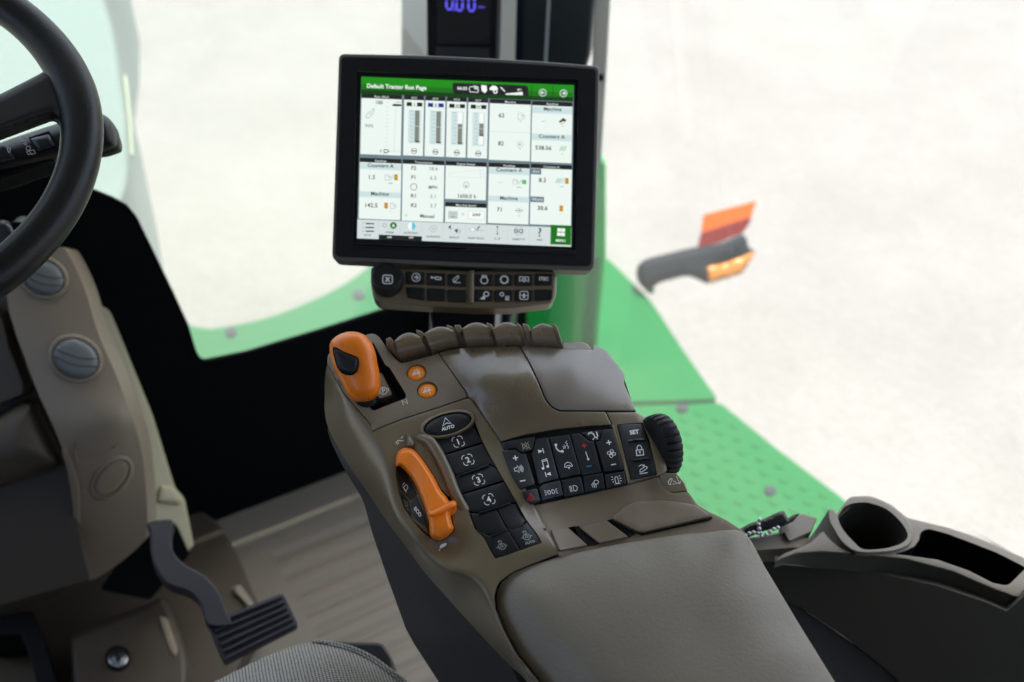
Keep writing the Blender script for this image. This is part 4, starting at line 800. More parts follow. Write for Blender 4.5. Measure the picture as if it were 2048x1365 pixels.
# paddles: curved finger levers
PD_ = [((802, 722), (857, 709), (841, 675), (789, 682), (812, 666)), ((866, 708), (920, 697), (908, 662), (848, 668), (873, 654)), ((936, 697), (989, 696), (977, 654), (924, 658), (951, 645.5)),
       ((997, 696), (1048.5, 695), (1035, 652), (985, 658), (1009, 645)), ((1067, 697), (1119, 699), (1105.6, 655), (1062, 659), (1082, 647.5))]
for i, (BL, BR, TR, TL, PK_) in enumerate(PD_):
    b_ = MB(); rows = []
    n = 12
    def rowl(a, b, h, bow=0, f=0): return [(a[0]+(b[0]-a[0])*k/n, a[1]+(b[1]-a[1])*k/n-bow*(1-(2*k/n-1)**2), h) for k in range(n+1)]
    mixp = lambda a, b, t: (a[0]+(b[0]-a[0])*t, a[1]+(b[1]-a[1])*t)
    hb = HC((BL[0]+BR[0])/2, (BL[1]+BR[1])/2)
    for t, h in ((-.25, -14), (0, -3), (.2, 3.5), (.4, 7.5), (.6, 10), (.8, 11.5), (.95, 12)): rows.append([CF.P(x, y, hb+hh) for x, y, hh in rowl(mixp(BL, TL, t), mixp(BR, TR, t), h, 1.5)])
    pkb = (TL[1]+TR[1])/2-PK_[1]
    for t, h in ((1.0, 12.2), (1.0, 11)):
        rows.append([CF.P(x, y, hb+hh) for x, y, hh in rowl(TL, TR, h, 1.5 if h > 12 else pkb)])
    rows.append([q+np.array((.0, .012, -.035)) for q in rows[-1]])
    vs = [q for r_ in rows for q in r_]; m = n+1
    b_.add(vs, [[j*m+k, j*m+k+1, (j+1)*m+k+1, (j+1)*m+k] for j in range(len(rows)-1) for k in range(n)], 'brown_gloss'); b_.build('finger_paddle', con, sharp=50)
FLG = [((773, 684), (777, 676), (783, 677), (791, 690), (805, 722), (800, 725)), ((833, 664), (838, 661.5), (844, 664), (852, 676), (866, 709), (859, 712)), ((894, 654.5), (900, 652), (908, 657), (916, 672), (928, 699), (919, 701)), ((909, 656), (914, 650.5), (921, 652), (928, 668), (938, 698), (927, 700)),
       ((973, 650), (979, 647.5), (985, 652), (991, 668), (1000, 697), (991, 698)), ((1033, 650), (1038, 648.5), (1044, 655), (1050, 670), (1059, 696), (1049, 697)), ((1045, 652), (1052, 648.5), (1058, 653), (1062, 668), (1069, 697), (1059, 697)), ((1106, 652), (1112, 651), (1117, 660), (1121, 675), (1128, 700), (1119, 701))]
for L_ in FLG:
    hb = HC(L_[0][0], 710); yt_ = min(q[1] for q in L_); yb_ = max(q[1] for q in L_)
    MB().plate(spl(L_, 5), Surf(T0, TN, lambda x, y: 7-14*((y-yt_)/(yb_-yt_))**2), 'brown', t=16, r=1.6, rh=1.5, h=hb).build('paddle_rib', con)
# arm pad
PADO = [(1119, 1113), (1061, 1132), (1024, 1148, 10), (1000, 1169, 10), (992, 1192, 12), (995, 1219), (1013, 1264), (1037, 1309), (1082, 1364), (1160, 1455), (1300, 1620), (1850, 1620), (1750, 1480), (1672, 1368), (1600, 1252), (1530, 1135), (1500, 1078, 14), (1484, 1064, 10), (1470, 1060), (1400, 1064), (1300, 1078), (1240, 1088)]
HP = tps([(1119, 1113, -4), (1180, 1100, -4), (1240, 1088, -4), (1310, 1076, -4), (1380, 1064, -4), (1440, 1061, -4), (1061, 1132, -6), (1000, 1169, -12), (992, 1192, -14), (995, 1219, -16), (1013, 1264, -19), (1037, 1309, -22), (1082, 1364, -24), (1160, 1455, -26),
          (1240, 1103, 0), (1162, 1125, 0), (1083, 1152, 0), (1050, 1168, -1), (1038, 1186, -2), (1048, 1212, -2), (1094, 1266, -2), (1184, 1358, -2), (1280, 1460, -3), (1350, 1080, 0), (1445, 1064, 0), (1478, 1068, -1),
          (1300, 1130, 4), (1150, 1180, 4), (1130, 1220, 4), (1250, 1320, 4), (1400, 1250, 6), (1400, 1120, 4), (1450, 1100, 3), (1478, 1100, 1), (1530, 1190, 1), (1600, 1310, 1), (1700, 1480, 1),
          (1500, 1078, -8), (1530, 1135, -8), (1600, 1252, -8), (1672, 1368, -8), (1750, 1480, -8), (1550, 1400, 5), (1400, 1550, 4)])
PS = Surf(T0, TN, HP)
MB().plate(fil(PADO, 2), PS, 'pad', t=16, r=2.5, rh=2, grid=13, dn=7).build('arm_pad', con, sharp=60)

# ================================================================== monitor
def homog(q, W, H):
    X = [(-W/2, H/2), (W/2, H/2), (W/2, -H/2), (-W/2, -H/2)]; A = []
    for (u, v), (x, y) in zip(X, q):
        xn = (x-CX)/FPX; yn = -(y-CY)/FPX
        A.append([u, v, 1, 0, 0, 0, -xn*u, -xn*v, -xn]); A.append([0, 0, 0, u, v, 1, -yn*u, -yn*v, -yn])
    h = np.linalg.svd(np.array(A))[2][-1].reshape(3, 3)
    if h[2, 2] < 0: h = -h
    h = h/((np.linalg.norm(h[:, 0])+np.linalg.norm(h[:, 1]))/2)
    wv = lambda c: RR*c[0]+UU*c[1]+FF*c[2]
    return CAM+wv(h[:, 2]), unit(np.cross(wv(h[:, 0]), wv(h[:, 1])))
mo, mn = homog([(722.6, 154.5), (1147, 170.6), (1142.6, 489), (714.6, 477)], .211, .158)
MS = Surf(mo, mn)
mon = thing('monitor', 'black framed touch screen monitor showing a green and white tractor run page', 'monitor', MS.P(930, 520, -20))
HOUS = [(678, 108, 12), (760, 109.5), (850, 111.5), (960, 116.5), (1080, 123.5), (1199, 133, 12), (1194, 330), (1188.5, 543, 14), (930, 534.5), (664, 521.5, 14), (671, 320)]
INN = [(682, 112.5, 10), (760, 114), (850, 116.5), (960, 121.5), (1080, 128.5), (1194, 137, 10), (1189, 330), (1184, 533, 12), (930, 524.5), (669, 513, 12), (676, 320)]
SCRH = fil([(713, 143, 3), (1157, 160, 3), (1152, 500, 4), (705, 486, 4)], 2)
MB().plate(fil(HOUS, 8), MS, 'housing_rim', t=34, r=2.5, rh=2.5, h=3, holes=[(SCRH, 6, 'ui_gap')]).build('back_shell', mon)
MB().plate(fil(INN, 8), MS, 'housing', t=5, r=2.5, rh=2, h=5.5, holes=[(SCRH, 5, 'housing')]).build('front_bezel', mon)
MB().plate(fil([(706, 486), (1152, 500), (1154, 512), (703, 497)], 2), MS, 'housing', t=3, r=3, rh=2, h=6.2).build('lower_lip', mon)
MB().text('JOHN DEERE', 938, 137, 11, MS, 'rubber', ex=(.999, .045), h=5.9, bold=.01, sp=1.25).stroke([(684, 454), (689, 441)], MS, 'grey_plastic', wd=.8, h=5.8).build('embossed_lettering', mon)
ui = MB(); EX1, EY1 = (.9994, .036), (-.022, 1)
def R(x0, y0, x1, y1, m, h=.9):
    """rectangle in zoom1 units given by its top left and bottom right; follows the tilt of the screen"""
    def c(x, y, xr, yr): return z1(x+(yr-y0)*0, y)
    s0 = .0405; s1 = -.020
    a = (x0, y0); b = (x1, y0+(x1-x0)*s0); d = (x0+(y1-y0)*s1, y1); e = (x1+(y1-y0)*s1, y1+(x1-x0)*s0)
    ui.flat(z1(a, b, e, d), MS, m, h); return a, b, e, d
def Tx(t, x, y, ch, m='ui_ink', bold=.02, h=1.5, sp=1.05, al='CENTER'): q = z1(x, y); ui.text(t, q[0], q[1], ch/2.481, MS, m, ex=EX1, ey=EY1, h=h, bold=bold, sp=sp, al=al)
def Ls(P, m='ui_ink', w=2., h=1.5, closed=False): ui.stroke(z1(*P), MS, m, wd=w/2.481, h=h, closed=closed)
def El(x, y, r, m='ui_ink', w=2., h=1.5, fill=False):
    P = [(x+r*math.cos(a), y+r*math.sin(a)) for a in [2*math.pi*i/20 for i in range(20)]]
    if fill: ui.flat(z1(*P), MS, m, h)
    else: Ls(P, m, w, h, True)
ui.flat([(714, 147), (1155, 163), (1150.5, 498), (707, 484)], MS, 'ui_gap', .3)
ui.flat(z1((205, 158), (1260, 200), (1247, 992), (183, 962)), MS, 'ui_border', .5)
# header
ui.flat(z1((205, 158), (1260, 200), (1258, 238), (204, 196)), MS, 'ui_green_hi', .7)
ui.flat(z1((204, 196), (1258, 238), (1256, 262), (204, 222)), MS, 'ui_green', .7)
ui.flat(z1((204, 222), (1256, 262), (1256, 282), (203, 242)), MS, 'ui_green_low', .7)
Tx('Default Tractor Run Page', 218, 201, 21, 'ui_pure', .022, sp=1.0, al='LEFT') if False else Tx('Default Tractor Run Page', 380, 208, 20, 'ui_pure', .022, sp=1.0)
ui.flat(fil(z1((655, 188, 6), (1032, 203, 6), (1036, 256, 6), (662, 242, 6)), 6), MS, 'ui_dark', .9)
Tx('06:05', 706, 216, 15, 'ui_pure', .02); Ls([(745, 208), (775, 209), (786, 222), (784, 236), (744, 234), (740, 215)], 'ui_pure', 3, closed=True); ui.flat(z1((762, 200), (788, 208), (784, 224), (766, 220)), MS, 'ui_light', 1.7)
ui.flat(z1((800, 200), (826, 202), (829, 228), (818, 240), (802, 228)), MS, 'ui_pure', 1.5); ui.flat(z1((842, 214), (856, 202), (876, 206), (884, 222), (860, 226), (842, 224)), MS, 'ui_pure', 1.5); El(870, 232, 11, 'ui_pure', fill=True); El(870, 232, 6, 'ui_green', fill=True, h=1.7)
Ls([(896, 210), (918, 232)], 'ui_pure', 5); Tx('SF1', 990, 224, 11, 'ui_pure', .01); ui.flat(z1((920, 242), (1006, 234), (1006, 250), (922, 248)), MS, 'ui_pure', 1.5)
Ls([(1050, 196), (1049, 262)], 'ui_green_low', 3, .95); Ls([(1156, 200), (1154, 268)], 'ui_green_low', 3, .95)
for x, y, d in ((1105, 238, -1), (1208, 241, 1)): El(x, y, 17, 'ui_tab', 4); Ls([(x-8*d, y), (x+7*d, y)], 'ui_pure', 4); Ls([(x+1*d, y-8), (x+9*d, y), (x+1*d, y+8)], 'ui_pure', 4)
def panel(x0, y0, x1, y1, title, tx=None):
    R(x0, y0-22, x1, y0+1, 'ui_dark', .8); R(x0, y0, x1, y1, 'ui_white', .9); Tx(title, (x0+x1)/2, y0-10+(x1-x0)*.02, 11, 'ui_tab', .012)
panel(206, 264, 406, 542, 'Rear Hitch')
for k, (x, rn, top, bot, mm) in enumerate(((418, 'I', .0, 1., 'ui_navy'), (524, 'II', .0, 1., 'ui_blue'), (630, 'III', .37, 1., 'ui_dark'), (736, 'IV', .33, .72, 'ui_dark'))):
    y = 272+k*4.2; panel(x, y, x+98, 548+k*4.2, 'SCV'); R(x+12, y+12, x+90, y+32, mm, 1.1); R(x+38, y+12, x+64, y+32, 'ui_white', 1.2); Tx(rn, x+51, y+23, 15, 'ui_ink', .02, h=1.6)
    R(x+22, y+50, x+84, y+216, 'ui_panel', 1.1); R(x+54, y+54, x+76, y+210, 'ui_pure', 1.2); R(x+54, y+54+156*top, x+76, y+54+156*bot, 'ui_bar', 1.3); R(x+54, y+54+156*bot-5, x+76, y+54+156*bot+2, 'ui_ink', 1.4)
    for q in range(9): Ls([(x+(34 if q % 4 else 28), y+56+q*19), (x+46, y+56.5+q*19)], 'ui_grey', 2, 1.4)
    Ls([(x+52, y+132), (x+78, y+133)], 'ui_pure', 1.5, 1.7); El(x+49, y+255, 13, 'ui_ink', 2.5); Ls([(x+38, y+254), (x+60, y+256)], 'ui_ink', 5)
Tx('100', 293, 286, 17); Ls([(325, 285), (345, 286)], 'ui_light', 2); Ls([(376, 284), (404, 285)], 'ui_ink', 2); ui.flat(z1((355, 300), (368, 293), (404, 295), (404, 305), (368, 305)), MS, 'ui_ink', 1.6)
Ls([(246, 348), (262, 318), (270, 320), (264, 340), (240, 364), (228, 362), (228, 352), (246, 330)], 'ui_grey', 2.5, closed=False); Tx('94%', 244, 402, 17, 'ui_grey')
for q in range(11): Ls([(318 if q == 5 else 325, 310+q*19), (340, 311+q*19)], 'ui_light', 2)
Ls([(378, 310), (366, 530)], 'ui_light', 1.5); Tx('0', 302, 527, 15, 'ui_grey'); Ls([(318, 520), (332, 520), (342, 528), (332, 536), (318, 535)], 'ui_ink', 4, closed=True); Ls([(342, 528), (400, 531)], 'ui_light', 2)
def can(x, y, s=12, m='ui_grey'): Ls([(x-s, y-s), (x+s*.6, y-s), (x+s*.6, y+s), (x-s, y+s)], m, 2, closed=True); Ls([(x-s*.3, y-s*.3), (x+s*1.2, y-s*.3), (x+s*1.2, y+s*.8)], m, 2)
def field(x, y, m='ui_leaf'):
    for k in range(4): Ls([(x-14+k*8, y+12), (x-4+k*8, y-12)], m, 3)
def drum(x, y): ui.flat(z1((x-9, y-15), (x+9, y-14), (x+9, y+15), (x-9, y+14)), MS, 'ui_amber', 1.5); Ls([(x-5, y-8), (x+5, y-8)], 'ui_ink', 2, 1.8); Ls([(x-5, y+7), (x+5, y+7)], 'ui_ink', 2, 1.8)
panel(843, 290, 1047, 570, 'Machine'); Tx('62', 901, 350, 20); Tx('82', 898, 489, 20); can(998, 355, 15); Tx('%', 996, 380, 7, 'ui_grey'); Ls([(845, 430), (1044, 437)], 'ui_panel', 3); El(993, 494, 14, 'ui_grey', 2); El(991, 494, 4, fill=True); Tx('%', 992, 516, 7, 'ui_grey')
panel(1053, 300, 1253, 580, 'Readings'); R(1053, 306, 1253, 338, 'ui_panel', 1.0); Tx('Machine', 1154, 319, 18); Tx('---', 1109, 377, 14, 'ui_grey'); ui.flat(z1((1184, 380), (1198, 372), (1206, 362), (1222, 374), (1220, 382), (1206, 380), (1190, 386)), MS, 'ui_navy', 1.5); Ls([(1190, 388), (1202, 392), (1216, 386)], 'ui_amber', 3); Tx('%', 1204, 403, 7, 'ui_grey')
R(1051, 440, 1251, 472, 'ui_panel', 1.0); Tx('Counters A', 1150, 455, 18); Tx('538.56', 1108, 511, 20); field(1203, 514); Tx('ac', 1202, 540, 7, 'ui_grey')
panel(198, 582, 404, 862, 'Readings'); R(198, 586, 404, 616, 'ui_panel', 1.0); Tx('Counters A', 300, 599, 18); Tx('1.5', 256, 656, 20); can(336, 658, 13); Ls([(354, 672), (364, 644)], 'ui_grey', 2); drum(377, 658); Tx('gal/h', 350, 686, 9, 'ui_grey')
R(195, 726, 400, 754, 'ui_panel', 1.0); Tx('Machine', 297, 739, 18); Tx('142.5', 253, 796, 20); drum(328, 798); can(362, 800, 13); Tx('h', 348, 826, 7, 'ui_grey')
panel(411, 590, 617, 872, 'Transmission')
for y, a, b in ((611, 'F2', '18.6'), (657, 'F1', '6.2'), (749, 'R1', '3.1'), (796, 'R2', '3.7')): Tx(a, 465, y, 18); Tx(b, 562, y+3, 18, 'ui_grey')
El(465, 705, 16, 'ui_ink', 2.5); Tx('MPH', 560, 707, 15); El(428, 846, 5, 'ui_grey', 2); Tx('Manual', 532, 850, 17, 'ui_ink')
panel(624, 598, 826, 764, 'Engine Power'); Ls([(638, 640), (810, 618), (812, 662), (640, 655)], 'ui_panel', 2, closed=True); Ls([(796, 622), (796, 660)], 'ui_light', 2)
Ls([(716, 682), (734, 682), (740, 698), (732, 710), (718, 710), (711, 698)], 'ui_grey', 2.5, closed=True); ui.flat(z1((720, 704), (726, 694), (730, 704)), MS, 'ui_ink', 1.6); Tx('1650.0 h', 728, 751, 18)
panel(622, 802, 826, 880, 'Max Eng Speed'); R(636, 824, 684, 862, 'ui_light', 1.1); Ls([(648, 832), (658, 846), (672, 832)], 'ui_grey', 2.5); Ls([(650, 854), (670, 855)], 'ui_ink', 3); El(709, 840, 5, 'ui_grey', 2); R(736, 824, 816, 864, 'ui_pure', 1.1); Ls([(736, 824), (816, 827), (816, 868), (736, 864)], 'ui_light', 2, 1.3, True); Tx('2000', 776, 843, 14)
panel(838, 606, 1040, 884, 'Readings'); R(838, 610, 1040, 640, 'ui_panel', 1.0); Tx('Counters A', 938, 621, 18); Tx('---', 894, 681, 14, 'ui_grey'); can(970, 680, 12); Ls([(988, 694), (998, 668)], 'ui_grey', 2); ui.flat(z1((1002, 670), (1024, 671), (1024, 692), (1002, 691)), MS, 'ui_leaf', 1.5); Tx('gal/ac', 988, 706, 8, 'ui_grey')
R(836, 748, 1038, 776, 'ui_panel', 1.0); Tx('Machine', 937, 761, 18); Tx('71', 892, 817, 20); El(988, 822, 11, 'ui_grey', 2); El(988, 822, 4, fill=True); Ls([(968, 822), (976, 822)], 'ui_ink', 3); Ls([(1000, 822), (1008, 822)], 'ui_ink', 3); Tx('psi', 988, 846, 7, 'ui_grey')
panel(1047, 612, 1250, 890, 'Counters A'); R(1047, 614, 1098, 642, 'ui_tag', 1.1); Tx('Avg', 1072, 628, 15, 'ui_tab'); Tx('8.2', 1104, 671, 20); field(1184, 674); Ls([(1204, 688), (1214, 662)], 'ui_grey', 2); drum(1225, 676); Tx('ac/h', 1200, 702, 8, 'ui_grey')
R(1045, 752, 1112, 780, 'ui_tag', 1.1); Tx('Work', 1078, 767, 15, 'ui_tab'); Tx('38.6', 1104, 810, 20); drum(1197, 812); Tx('h', 1196, 838, 7, 'ui_grey')
# bottom bar
R(186, 866, 1248, 960, 'ui_tab', 1.0); R(292, 942, 506, 966, 'ui_dark', 1.3)
R(1144, 893, 1247, 990, 'ui_green', 1.1)
for x in (292, 400, 506, 612, 720, 826, 932, 1040, 1144): Ls([(x, 872+(x-186)*.0405), (x-2, 958+(x-186)*.0405)], 'ui_light', 2, 1.2)
for q in range(3): Ls([(226, 887+q*19), (268, 888+q*19)], 'ui_ink', 6); Ls([(208, 886+q*19), (212, 890+q*19), (218, 882+q*19)], 'ui_grey', 2)
Tx('SETUP', 236, 944, 8); El(321, 896, 9, 'ui_grey', 3); El(364, 897, 17, 'ui_green', fill=True); Tx('A', 364, 897, 16, 'ui_pure', .02, h=1.8); Tx('WORK', 346, 931, 9); Tx('OFF', 345, 955, 9, 'ui_pure', .02, h=1.8); Tx('OFF', 452, 957, 9, 'ui_pure', .02, h=1.8)
El(456, 900, 20, 'ui_pure', fill=True); ui.flat(z1((456, 880), (468, 884), (476, 900), (468, 916), (456, 920)), MS, 'ui_cyan', 1.8); Tx('AUTOTRAC', 452, 934, 9); El(562, 912, 16, 'ui_grey', 2); El(562, 912, 4, 'ui_leaf', fill=True); Tx('GUIDANCE', 562, 952, 9)
ui.flat(z1((636, 906), (650, 892), (648, 912), (656, 922)), MS, 'ui_ink', 1.5); ui.flat(z1((666, 920), (684, 912), (682, 936)), MS, 'ui_ink', 1.5); Ls([(690, 914), (696, 924), (690, 936)], 'ui_ink', 2); Tx('DISPLAY', 666, 956, 9)
Ls([(734, 916), (814, 922)], 'ui_grey', 2); El(757, 917, 10, 'ui_pure', fill=True, h=1.8); El(757, 917, 10, 'ui_grey', 2, 1.9); Ls([(778, 920), (788, 904), (794, 902)], 'ui_ink', 5); Tx('SWAP TRACK', 774, 960, 9)
Ls([(880, 906), (880, 938)], 'ui_ink', 2); El(880, 904, 4, fill=True); El(880, 938, 4, fill=True); Tx('A - B', 879, 962, 9); Tx('ISO', 986, 924, 20, 'ui_ink', .02); El(986, 923, 22, 'ui_grey', 2, 1.3); Tx('ISOBUS VT', 985, 965, 9)
Tx('?', 1090, 930, 42, 'ui_ink', .01); Tx('HELP', 1090, 968, 9)
for a, b in ((1178, 910), (1198, 911), (1177, 931), (1197, 932)): R(a, b, a+18, b+17, 'ui_pure', 1.4)
Tx('MENU', 1194, 971, 12, 'ui_pure', .02)
ui.build('screen', mon, sharp=180)
MB().plate([(850, 500), (1000, 500), (985, 720), (870, 720)], Surf(MS.p0, MS.n), 'black', t=30, r=4, rh=3, h=-48).build('mounting_arm', mon)
# ------------------------------------------------------------------ keypad bar below the monitor
BS = Surf(MS.P(925, 570, -2), unit(MS.n+np.array([0, 0, .25])))
bar = thing('button_bar', 'brown button bar with a round black knob and white symbols below the monitor', 'keypad', BS.P(925, 580, -20))
BAR = zb((8, 50, 20), (400, 70), (860, 92), (1300, 90), (1560, 90, 50), (1592, 130, 40), (1588, 300), (1560, 375, 50), (1200, 420), (900, 420), (400, 395), (70, 372, 40), (25, 320, 40), (5, 180))
MB().plate(fil(BAR, 10, 6), BS, 'olive', t=22, r=6, rh=5, h=0).build('housing', bar)
b_ = MB(); b_.tube([BS.P(*zb(868, 96), h=1), BS.P(*zb(862, 370), h=1)], .0028, 'olive', seg=12); b_.build('centre_rib', bar)
EXB, EYB = (.9985, .035), (-.02, 1)
cells = [(300+i*178, 98+i*9) for i in range(3)]
names = {}
for i in range(3):
    for j in range(2):
        x, y = 305+i*177, 100+i*9+j*133; o_ = MB().plate(fil(zb((x, y), (x+162, y+6), (x+160, y+112), (x+(14 if j and not i else 2), y+106-(16 if j and not i else 0))), 3), BS, 'rubber', t=3, r=1.8, rh=1.4, h=2.2).build('push_button', bar); names[(i, j)] = (o_, x+80, y+52)
for i in range(4):
    for j in range(2):
        x, y = 893+i*171, 122+j*132-(4 if i > 2 else 0); o_ = MB().plate(fil(zb((x, y), (x+154, y+3), (x+150, y+98-(8 if i == 3 and j else 0)), (x-2, y+102)), 3), BS, 'rubber', t=3, r=1.8, rh=1.4, h=2.2).build('push_button', bar); names[(i+3, j)] = (o_, x+76, y+46)
def sb_(x, y, lw=1.8): q = zb(x, y); return Sy(q[0], q[1], ex=EXB, ey=EYB, S=BS, h=2.6, lw=lw)
sb_(393, 150, 1.7).o(0, 0, 8.2).l((-4, 0), (4, 0), w=2.4).l((0, -4), (4.5, 0), (0, 4), w=2.2).end(names[(0, 0)][0])
sb_(565, 156, 1.8).d(-9, -1, 2.4).l((-9, -1), (-2, 0)).l((-2, -2.5), (9, -1.5), (10, 1), (8, 3), (-1, 2.5), closed=True).end(names[(1, 0)][0])
sb_(738, 165, 1.5).l((-6, 5), (-7, 1), (3, -7), (5, -4), (-3, 5), closed=True).l((-6, 6.5), (8, 7)).end(names[(2, 0)][0])
sb_(975, 172, 2.0).o(0, 1, 7, 6.5).l((-4, -5), (-4, -8.5), (4, -8.5), (4, -5)).end(names[(3, 0)][0])
y_ = sb_(1146, 170, 2.2); y_.o(0, 0, 7)
for a in range(10): y_.l((8*math.cos(a*.628), 8*math.sin(a*.628)), (9.6*math.cos(a*.628), 9.6*math.sin(a*.628)), w=1.6)
y_.end(names[(4, 0)][0])
sb_(1315, 168, 1.7).l((-9, 5), (-9, -5), (9, -5), (9, 5)).o(0, 1, 3.4).d(0, 1, 1.2).l((-6, 4), (-6, 1)).l((6, 4), (6, 1)).end(names[(5, 0)][0])
sb_(1484, 162).x('ITEC', 0, 0, 6.6, .035).end(names[(6, 0)][0])
sb_(975, 305, 2.0).o(4, -3, 5, 4.5).f((-9, 8), (-1, 0), (2, 4), (2, 8)).end(names[(3, 1)][0])
y_ = sb_(1142, 308, 1.8); y_.o(-4, -3, 3.6).l((4, 0), (4, 8)).l((7, 0), (7, 8)).l((10, 0), (10, 8)).l((3, 8), (11, 8)); y_.end(names[(4, 1)][0])
sb_(1314, 304, 1.7).l((-6, -8), (6, -8), (8, -6), (8, 6), (6, 8), (-6, 8), (-8, 6), (-8, -6), closed=True).f((-3, -1), (0, -5), (3, -1), (2, 5), (-2, 5)).l((-8, 0), (-4, 0)).l((4, 0), (8, 0)).end(names[(5, 1)][0])
b_ = MB(); kc = BS.P(*zb(155, 190), h=0); kn = unit(MS.n*.8+np.array([0, 0, .35])+RR*-.05)
kz = unit(UU-kn*(UU@kn)); kx = np.cross(kz, kn); prof = [(0, .0158), (.006, .0158), (.014, .0146), (.0150, .0136), (.0142, .0128), (.0146, .0)]
vs = []; fs = []; NK = 72
for a_, r_ in prof:
    for k in range(NK):
        t = 2*math.pi*k/NK; g = r_*(.965 if (k % 2 and .0145 < r_) else 1); vs.append(kc+kn*a_+(kx*math.cos(t)+kz*math.sin(t))*g)
for j in range(len(prof)-1):
    for k in range(NK): fs.append([j*NK+k, j*NK+(k+1) % NK, (j+1)*NK+(k+1) % NK, (j+1)*NK+k])
b_.add(vs, fs, 'rubber'); o_ = b_.build('selector_knob', bar, sharp=30)
KS = Surf(kc+kn*.0148, kn); q = zb(150, 167)
Sy(q[0], q[1], ex=EXB, ey=EYB, S=KS, h=.3, lw=1.7).l((-7, -8.5), (7, -8.5), (9.5, -6), (9.5, 6), (7, 8.5), (-7, 8.5), (-9.5, 6), (-9.5, -6), closed=True).x('X', 0, 0, 9, .05).end(o_)

# ================================================================== right side console with cup holder
RS = Surf(at(1750, 1050, 1.0), unit(np.array([0, 0, 1.])-unit(np.array([FF[0], FF[1], 0]))*.10))
RH = tps([(1500, 1085, -2), (1618, 1085, 0), (1716, 1100, 0), (1811, 1112, 0), (1906, 1135, 0), (1985, 1168, 0), (2030, 1190, 0), (1850, 1045, 0), (2000, 1085, 0), (2100, 1130, 0), (1640, 1040, 0)])
p = thing('side_console', 'side console with an empty cup holder and a long tray right of the armrest', 'side console', RS.P(1800, 1150, -100))
hole = spl(zr((874, 214), (905, 176), (960, 150), (1020, 143), (1080, 148), (1180, 185), (1262, 258), (1306, 322), (1310, 368), (1262, 408), (1160, 436), (1035, 440), (975, 396), (915, 330), (880, 270)), 3)
tray = fil(zr((1392, 330, 8), (1440, 308, 10), (1560, 340), (1700, 392), (1880, 462), (2070, 560), (2230, 690), (2080, 580, 0), (1945, 672, 10), (1850, 652), (1700, 575), (1500, 505), (1228, 468, 6), (1300, 448), (1355, 420), (1385, 380)), 2)
tray = fil(zr((1392, 330, 8), (1440, 308, 10), (1560, 340), (1700, 392), (1880, 462), (2062, 556, 6), (1945, 672, 10), (1850, 652), (1700, 575), (1500, 505), (1228, 468, 6), (1300, 448), (1355, 420), (1385, 380)), 2)
RIM = zr((470, 520, 12), (520, 470, 10), (640, 425), (700, 395), (850, 250), (1000, 120), (1200, 150), (1310, 240), (1400, 262), (1560, 300), (1700, 345), (1850, 405), (2060, 500), (2350, 660), (2300, 760), (2100, 720), (1995, 745, 14), (1940, 722, 20), (1850, 690), (1600, 582), (1300, 502), (1000, 470), (760, 455), (600, 468))
MB().plate(fil(RIM, 4), RS, 'trim', t=12, r=3, rh=3, holes=[(hole, 95, 'gap'), (tray, 60, 'gap')], grid=24, dn=10).build('tray_rim', p)
# front face under the rim
ff = MB(); A_ = zr((470, 522), (600, 470), (760, 456), (1000, 472), (1300, 504), (1600, 584), (1850, 692), (1995, 748), (2110, 725)); B_ = zr((478, 532), (600, 538), (790, 566), (1000, 582), (1200, 603), (1500, 672), (1800, 772), (1945, 832), (2110, 715))
B_ = zr((474, 530), (600, 538), (760, 560), (1000, 582), (1300, 622), (1600, 702), (1850, 790), (1950, 832), (2110, 726))
A_ = spl(A_, 4, False); B_ = spl(B_, 4, False); q_ = len(A_)
a3 = [RS.P(x, y, -2) for x, y in A_]; b3 = [RS.P(x, y, -2-.55*math.hypot(x-u, y-v)) for (x, y), (u, v) in zip(B_, A_)]; c3 = [q+np.array((.008, .008, -.002)) for q in b3]
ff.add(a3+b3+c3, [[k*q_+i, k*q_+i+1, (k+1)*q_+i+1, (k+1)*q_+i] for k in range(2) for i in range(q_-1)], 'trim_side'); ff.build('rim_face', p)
# lower side panels
SD = Surf(RS.P(1700, 1160, -26), unit((-.72, -.45, .53)))
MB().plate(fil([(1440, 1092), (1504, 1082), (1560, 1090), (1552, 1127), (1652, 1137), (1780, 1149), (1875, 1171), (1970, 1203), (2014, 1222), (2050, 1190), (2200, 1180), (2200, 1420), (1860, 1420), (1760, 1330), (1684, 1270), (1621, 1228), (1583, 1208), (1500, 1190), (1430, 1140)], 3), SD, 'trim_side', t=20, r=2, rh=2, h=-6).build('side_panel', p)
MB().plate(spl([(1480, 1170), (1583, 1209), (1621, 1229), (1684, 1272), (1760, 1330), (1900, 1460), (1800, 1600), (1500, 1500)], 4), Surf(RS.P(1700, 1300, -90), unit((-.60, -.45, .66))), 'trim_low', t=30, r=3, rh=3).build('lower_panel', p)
MB().plate(fil([(1440, 1100), (1490, 1078), (1560, 1064), (1590, 1074), (1640, 1078), (1660, 1100), (1580, 1098), (1504, 1104), (1450, 1130)], 6), RS, 'trim', t=20, r=4, rh=4, h=-8).build('ledge', p)
MB().plate(fil(zr((640, 210, 8), (742, 242, 6), (700, 330), (560, 392, 6), (530, 330), (510, 350), (505, 290)), 4), RS, 'trim', t=20, r=2, rh=2, h=-3).build('flat_pad', p)
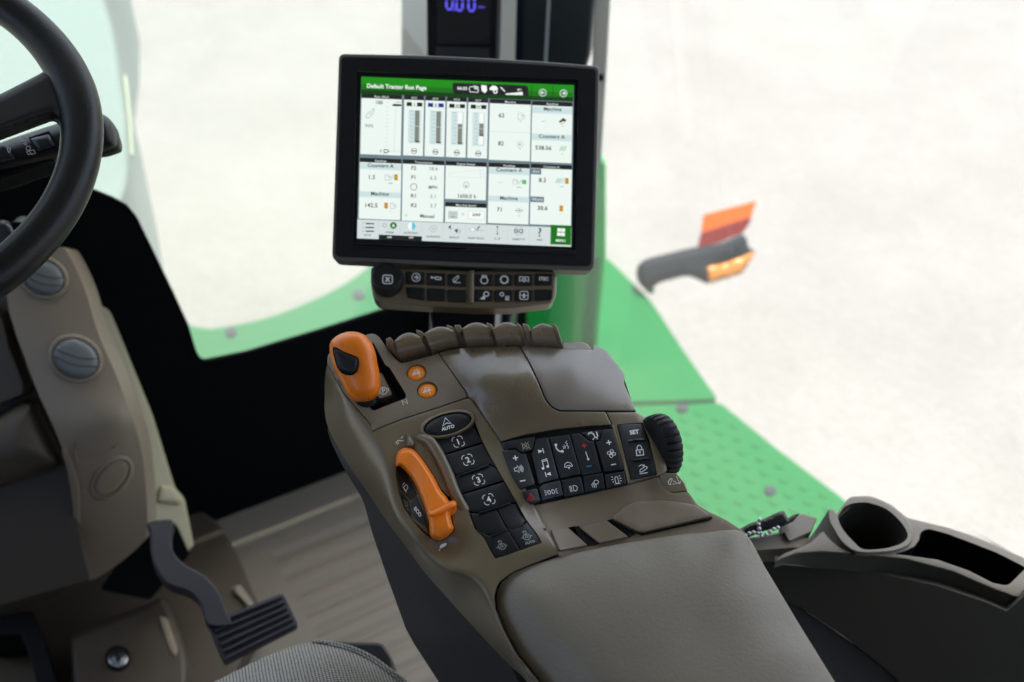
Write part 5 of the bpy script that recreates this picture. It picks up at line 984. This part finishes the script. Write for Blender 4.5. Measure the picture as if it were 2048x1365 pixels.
# raised cup collar: inner lip = hole outline, outer wall leans out
outr = spl(zr((690, 372), (730, 320), (812, 186), (840, 196), (868, 208), (905, 150), (948, 104), (1010, 98), (1080, 100), (1200, 150), (1310, 240), (1370, 300), (1385, 360), (1340, 420), (1230, 462), (1000, 468), (900, 462), (780, 446), (715, 420)), 3)
cl = MB(); lipo = spl(zr((812, 190), (845, 188), (868, 212), (905, 160), (948, 112), (1010, 104), (1080, 106), (1190, 150), (1300, 238), (1338, 300), (1345, 370), (1310, 420), (1200, 456), (1000, 460), (900, 400), (846, 320), (815, 260)), 3)
cl.plate(lipo, RS, 'trim', t=5, r=3, rh=3, h=5, holes=[(hole, 6, None)]); cl.build('cup_lip', p)
HC3 = [RS.P(x, y, 5) for x, y in hole]; n_ = len(HC3); cc = sum(HC3)/n_
cw = MB(); low = [cc+(q-cc)*.80-RS.n*.085 for q in HC3]
cw.add(HC3+low, [[i, (i+1) % n_, n_+(i+1) % n_, n_+i] for i in range(n_)]+[[n_+i for i in range(n_)]], 'trim_side'); cw.build('cup_well', p)
ol = MB(); OA = zr((812, 190), (815, 262), (846, 322), (900, 402), (985, 462)); OB = zr((690, 372), (700, 402), (735, 432), (850, 455), (985, 466))
OA = spl(OA, 5, False); OB = spl(OB, 5, False); q_ = len(OA)
oa = [RS.P(x, y, 4) for x, y in OA]; ob3 = [RS.P(x, y, -1) for x, y in OB]; om = [(a+b)/2-RS.n*.004 for a, b in zip(oa, ob3)]
ol.add(oa+om+ob3, [[k*q_+i, k*q_+i+1, (k+1)*q_+i+1, (k+1)*q_+i] for k in range(2) for i in range(q_-1)], 'trim_side'); ol.build('cup_collar', p, sharp=60)
# bundle with a bead chain lying at the head of the console
CH = Surf(RS.P(1540, 1060, 4), unit(-FF+np.array([0, 0, .3])))
p = thing('bead_chain_strap', 'black strap with a silver bead chain lying between armrest and cup holder', 'chain', CH.P(1530, 1060))
b_ = MB(); inflate(b_, fil([(1460, 1072), (1500, 1048), (1530, 1038), (1560, 1024), (1568, 1022), (1576, 1038), (1590, 1030), (1600, 1027), (1586, 1044), (1560, 1056), (1530, 1062), (1490, 1078), (1470, 1086)], 3), CH, 'rubber', 7, 8, t=6, grid=5); b_.build('strap', p)
def icos(mb, c, r, mt):
    bm = bmesh.new(); bmesh.ops.create_icosphere(bm, subdivisions=2, radius=r); mb.add([np.array(v.co)+c for v in bm.verts], [[v.index for v in f.verts] for f in bm.faces], mt); bm.free()
b_ = MB()
for L_ in (((1484, 1077), (1500, 1067), (1514, 1066), (1526, 1073), (1545, 1060), (1562, 1054)), ((1519, 1040), (1517, 1052), (1522, 1068))):
    P_ = spl3([CH.P(x, y, 9) for x, y in L_], 14); last = None
    for q in P_:
        if last is None or np.linalg.norm(q-last) > .0042: icos(b_, q, .0021, 'silver'); last = q
b_.build('bead_chain', p)
# ------------------------------------------------------------------ unseen solid left wall, added to keep light out on that side
MB().box((-.95, -.85, -.05), (-.90, 1.24, .95), 'black').box((-.95, -.85, .95), (-.90, -.1, 1.66), 'black').build('added_side_wall', label='unseen black wall and post added to shade the left side of the cab', cat='wall')
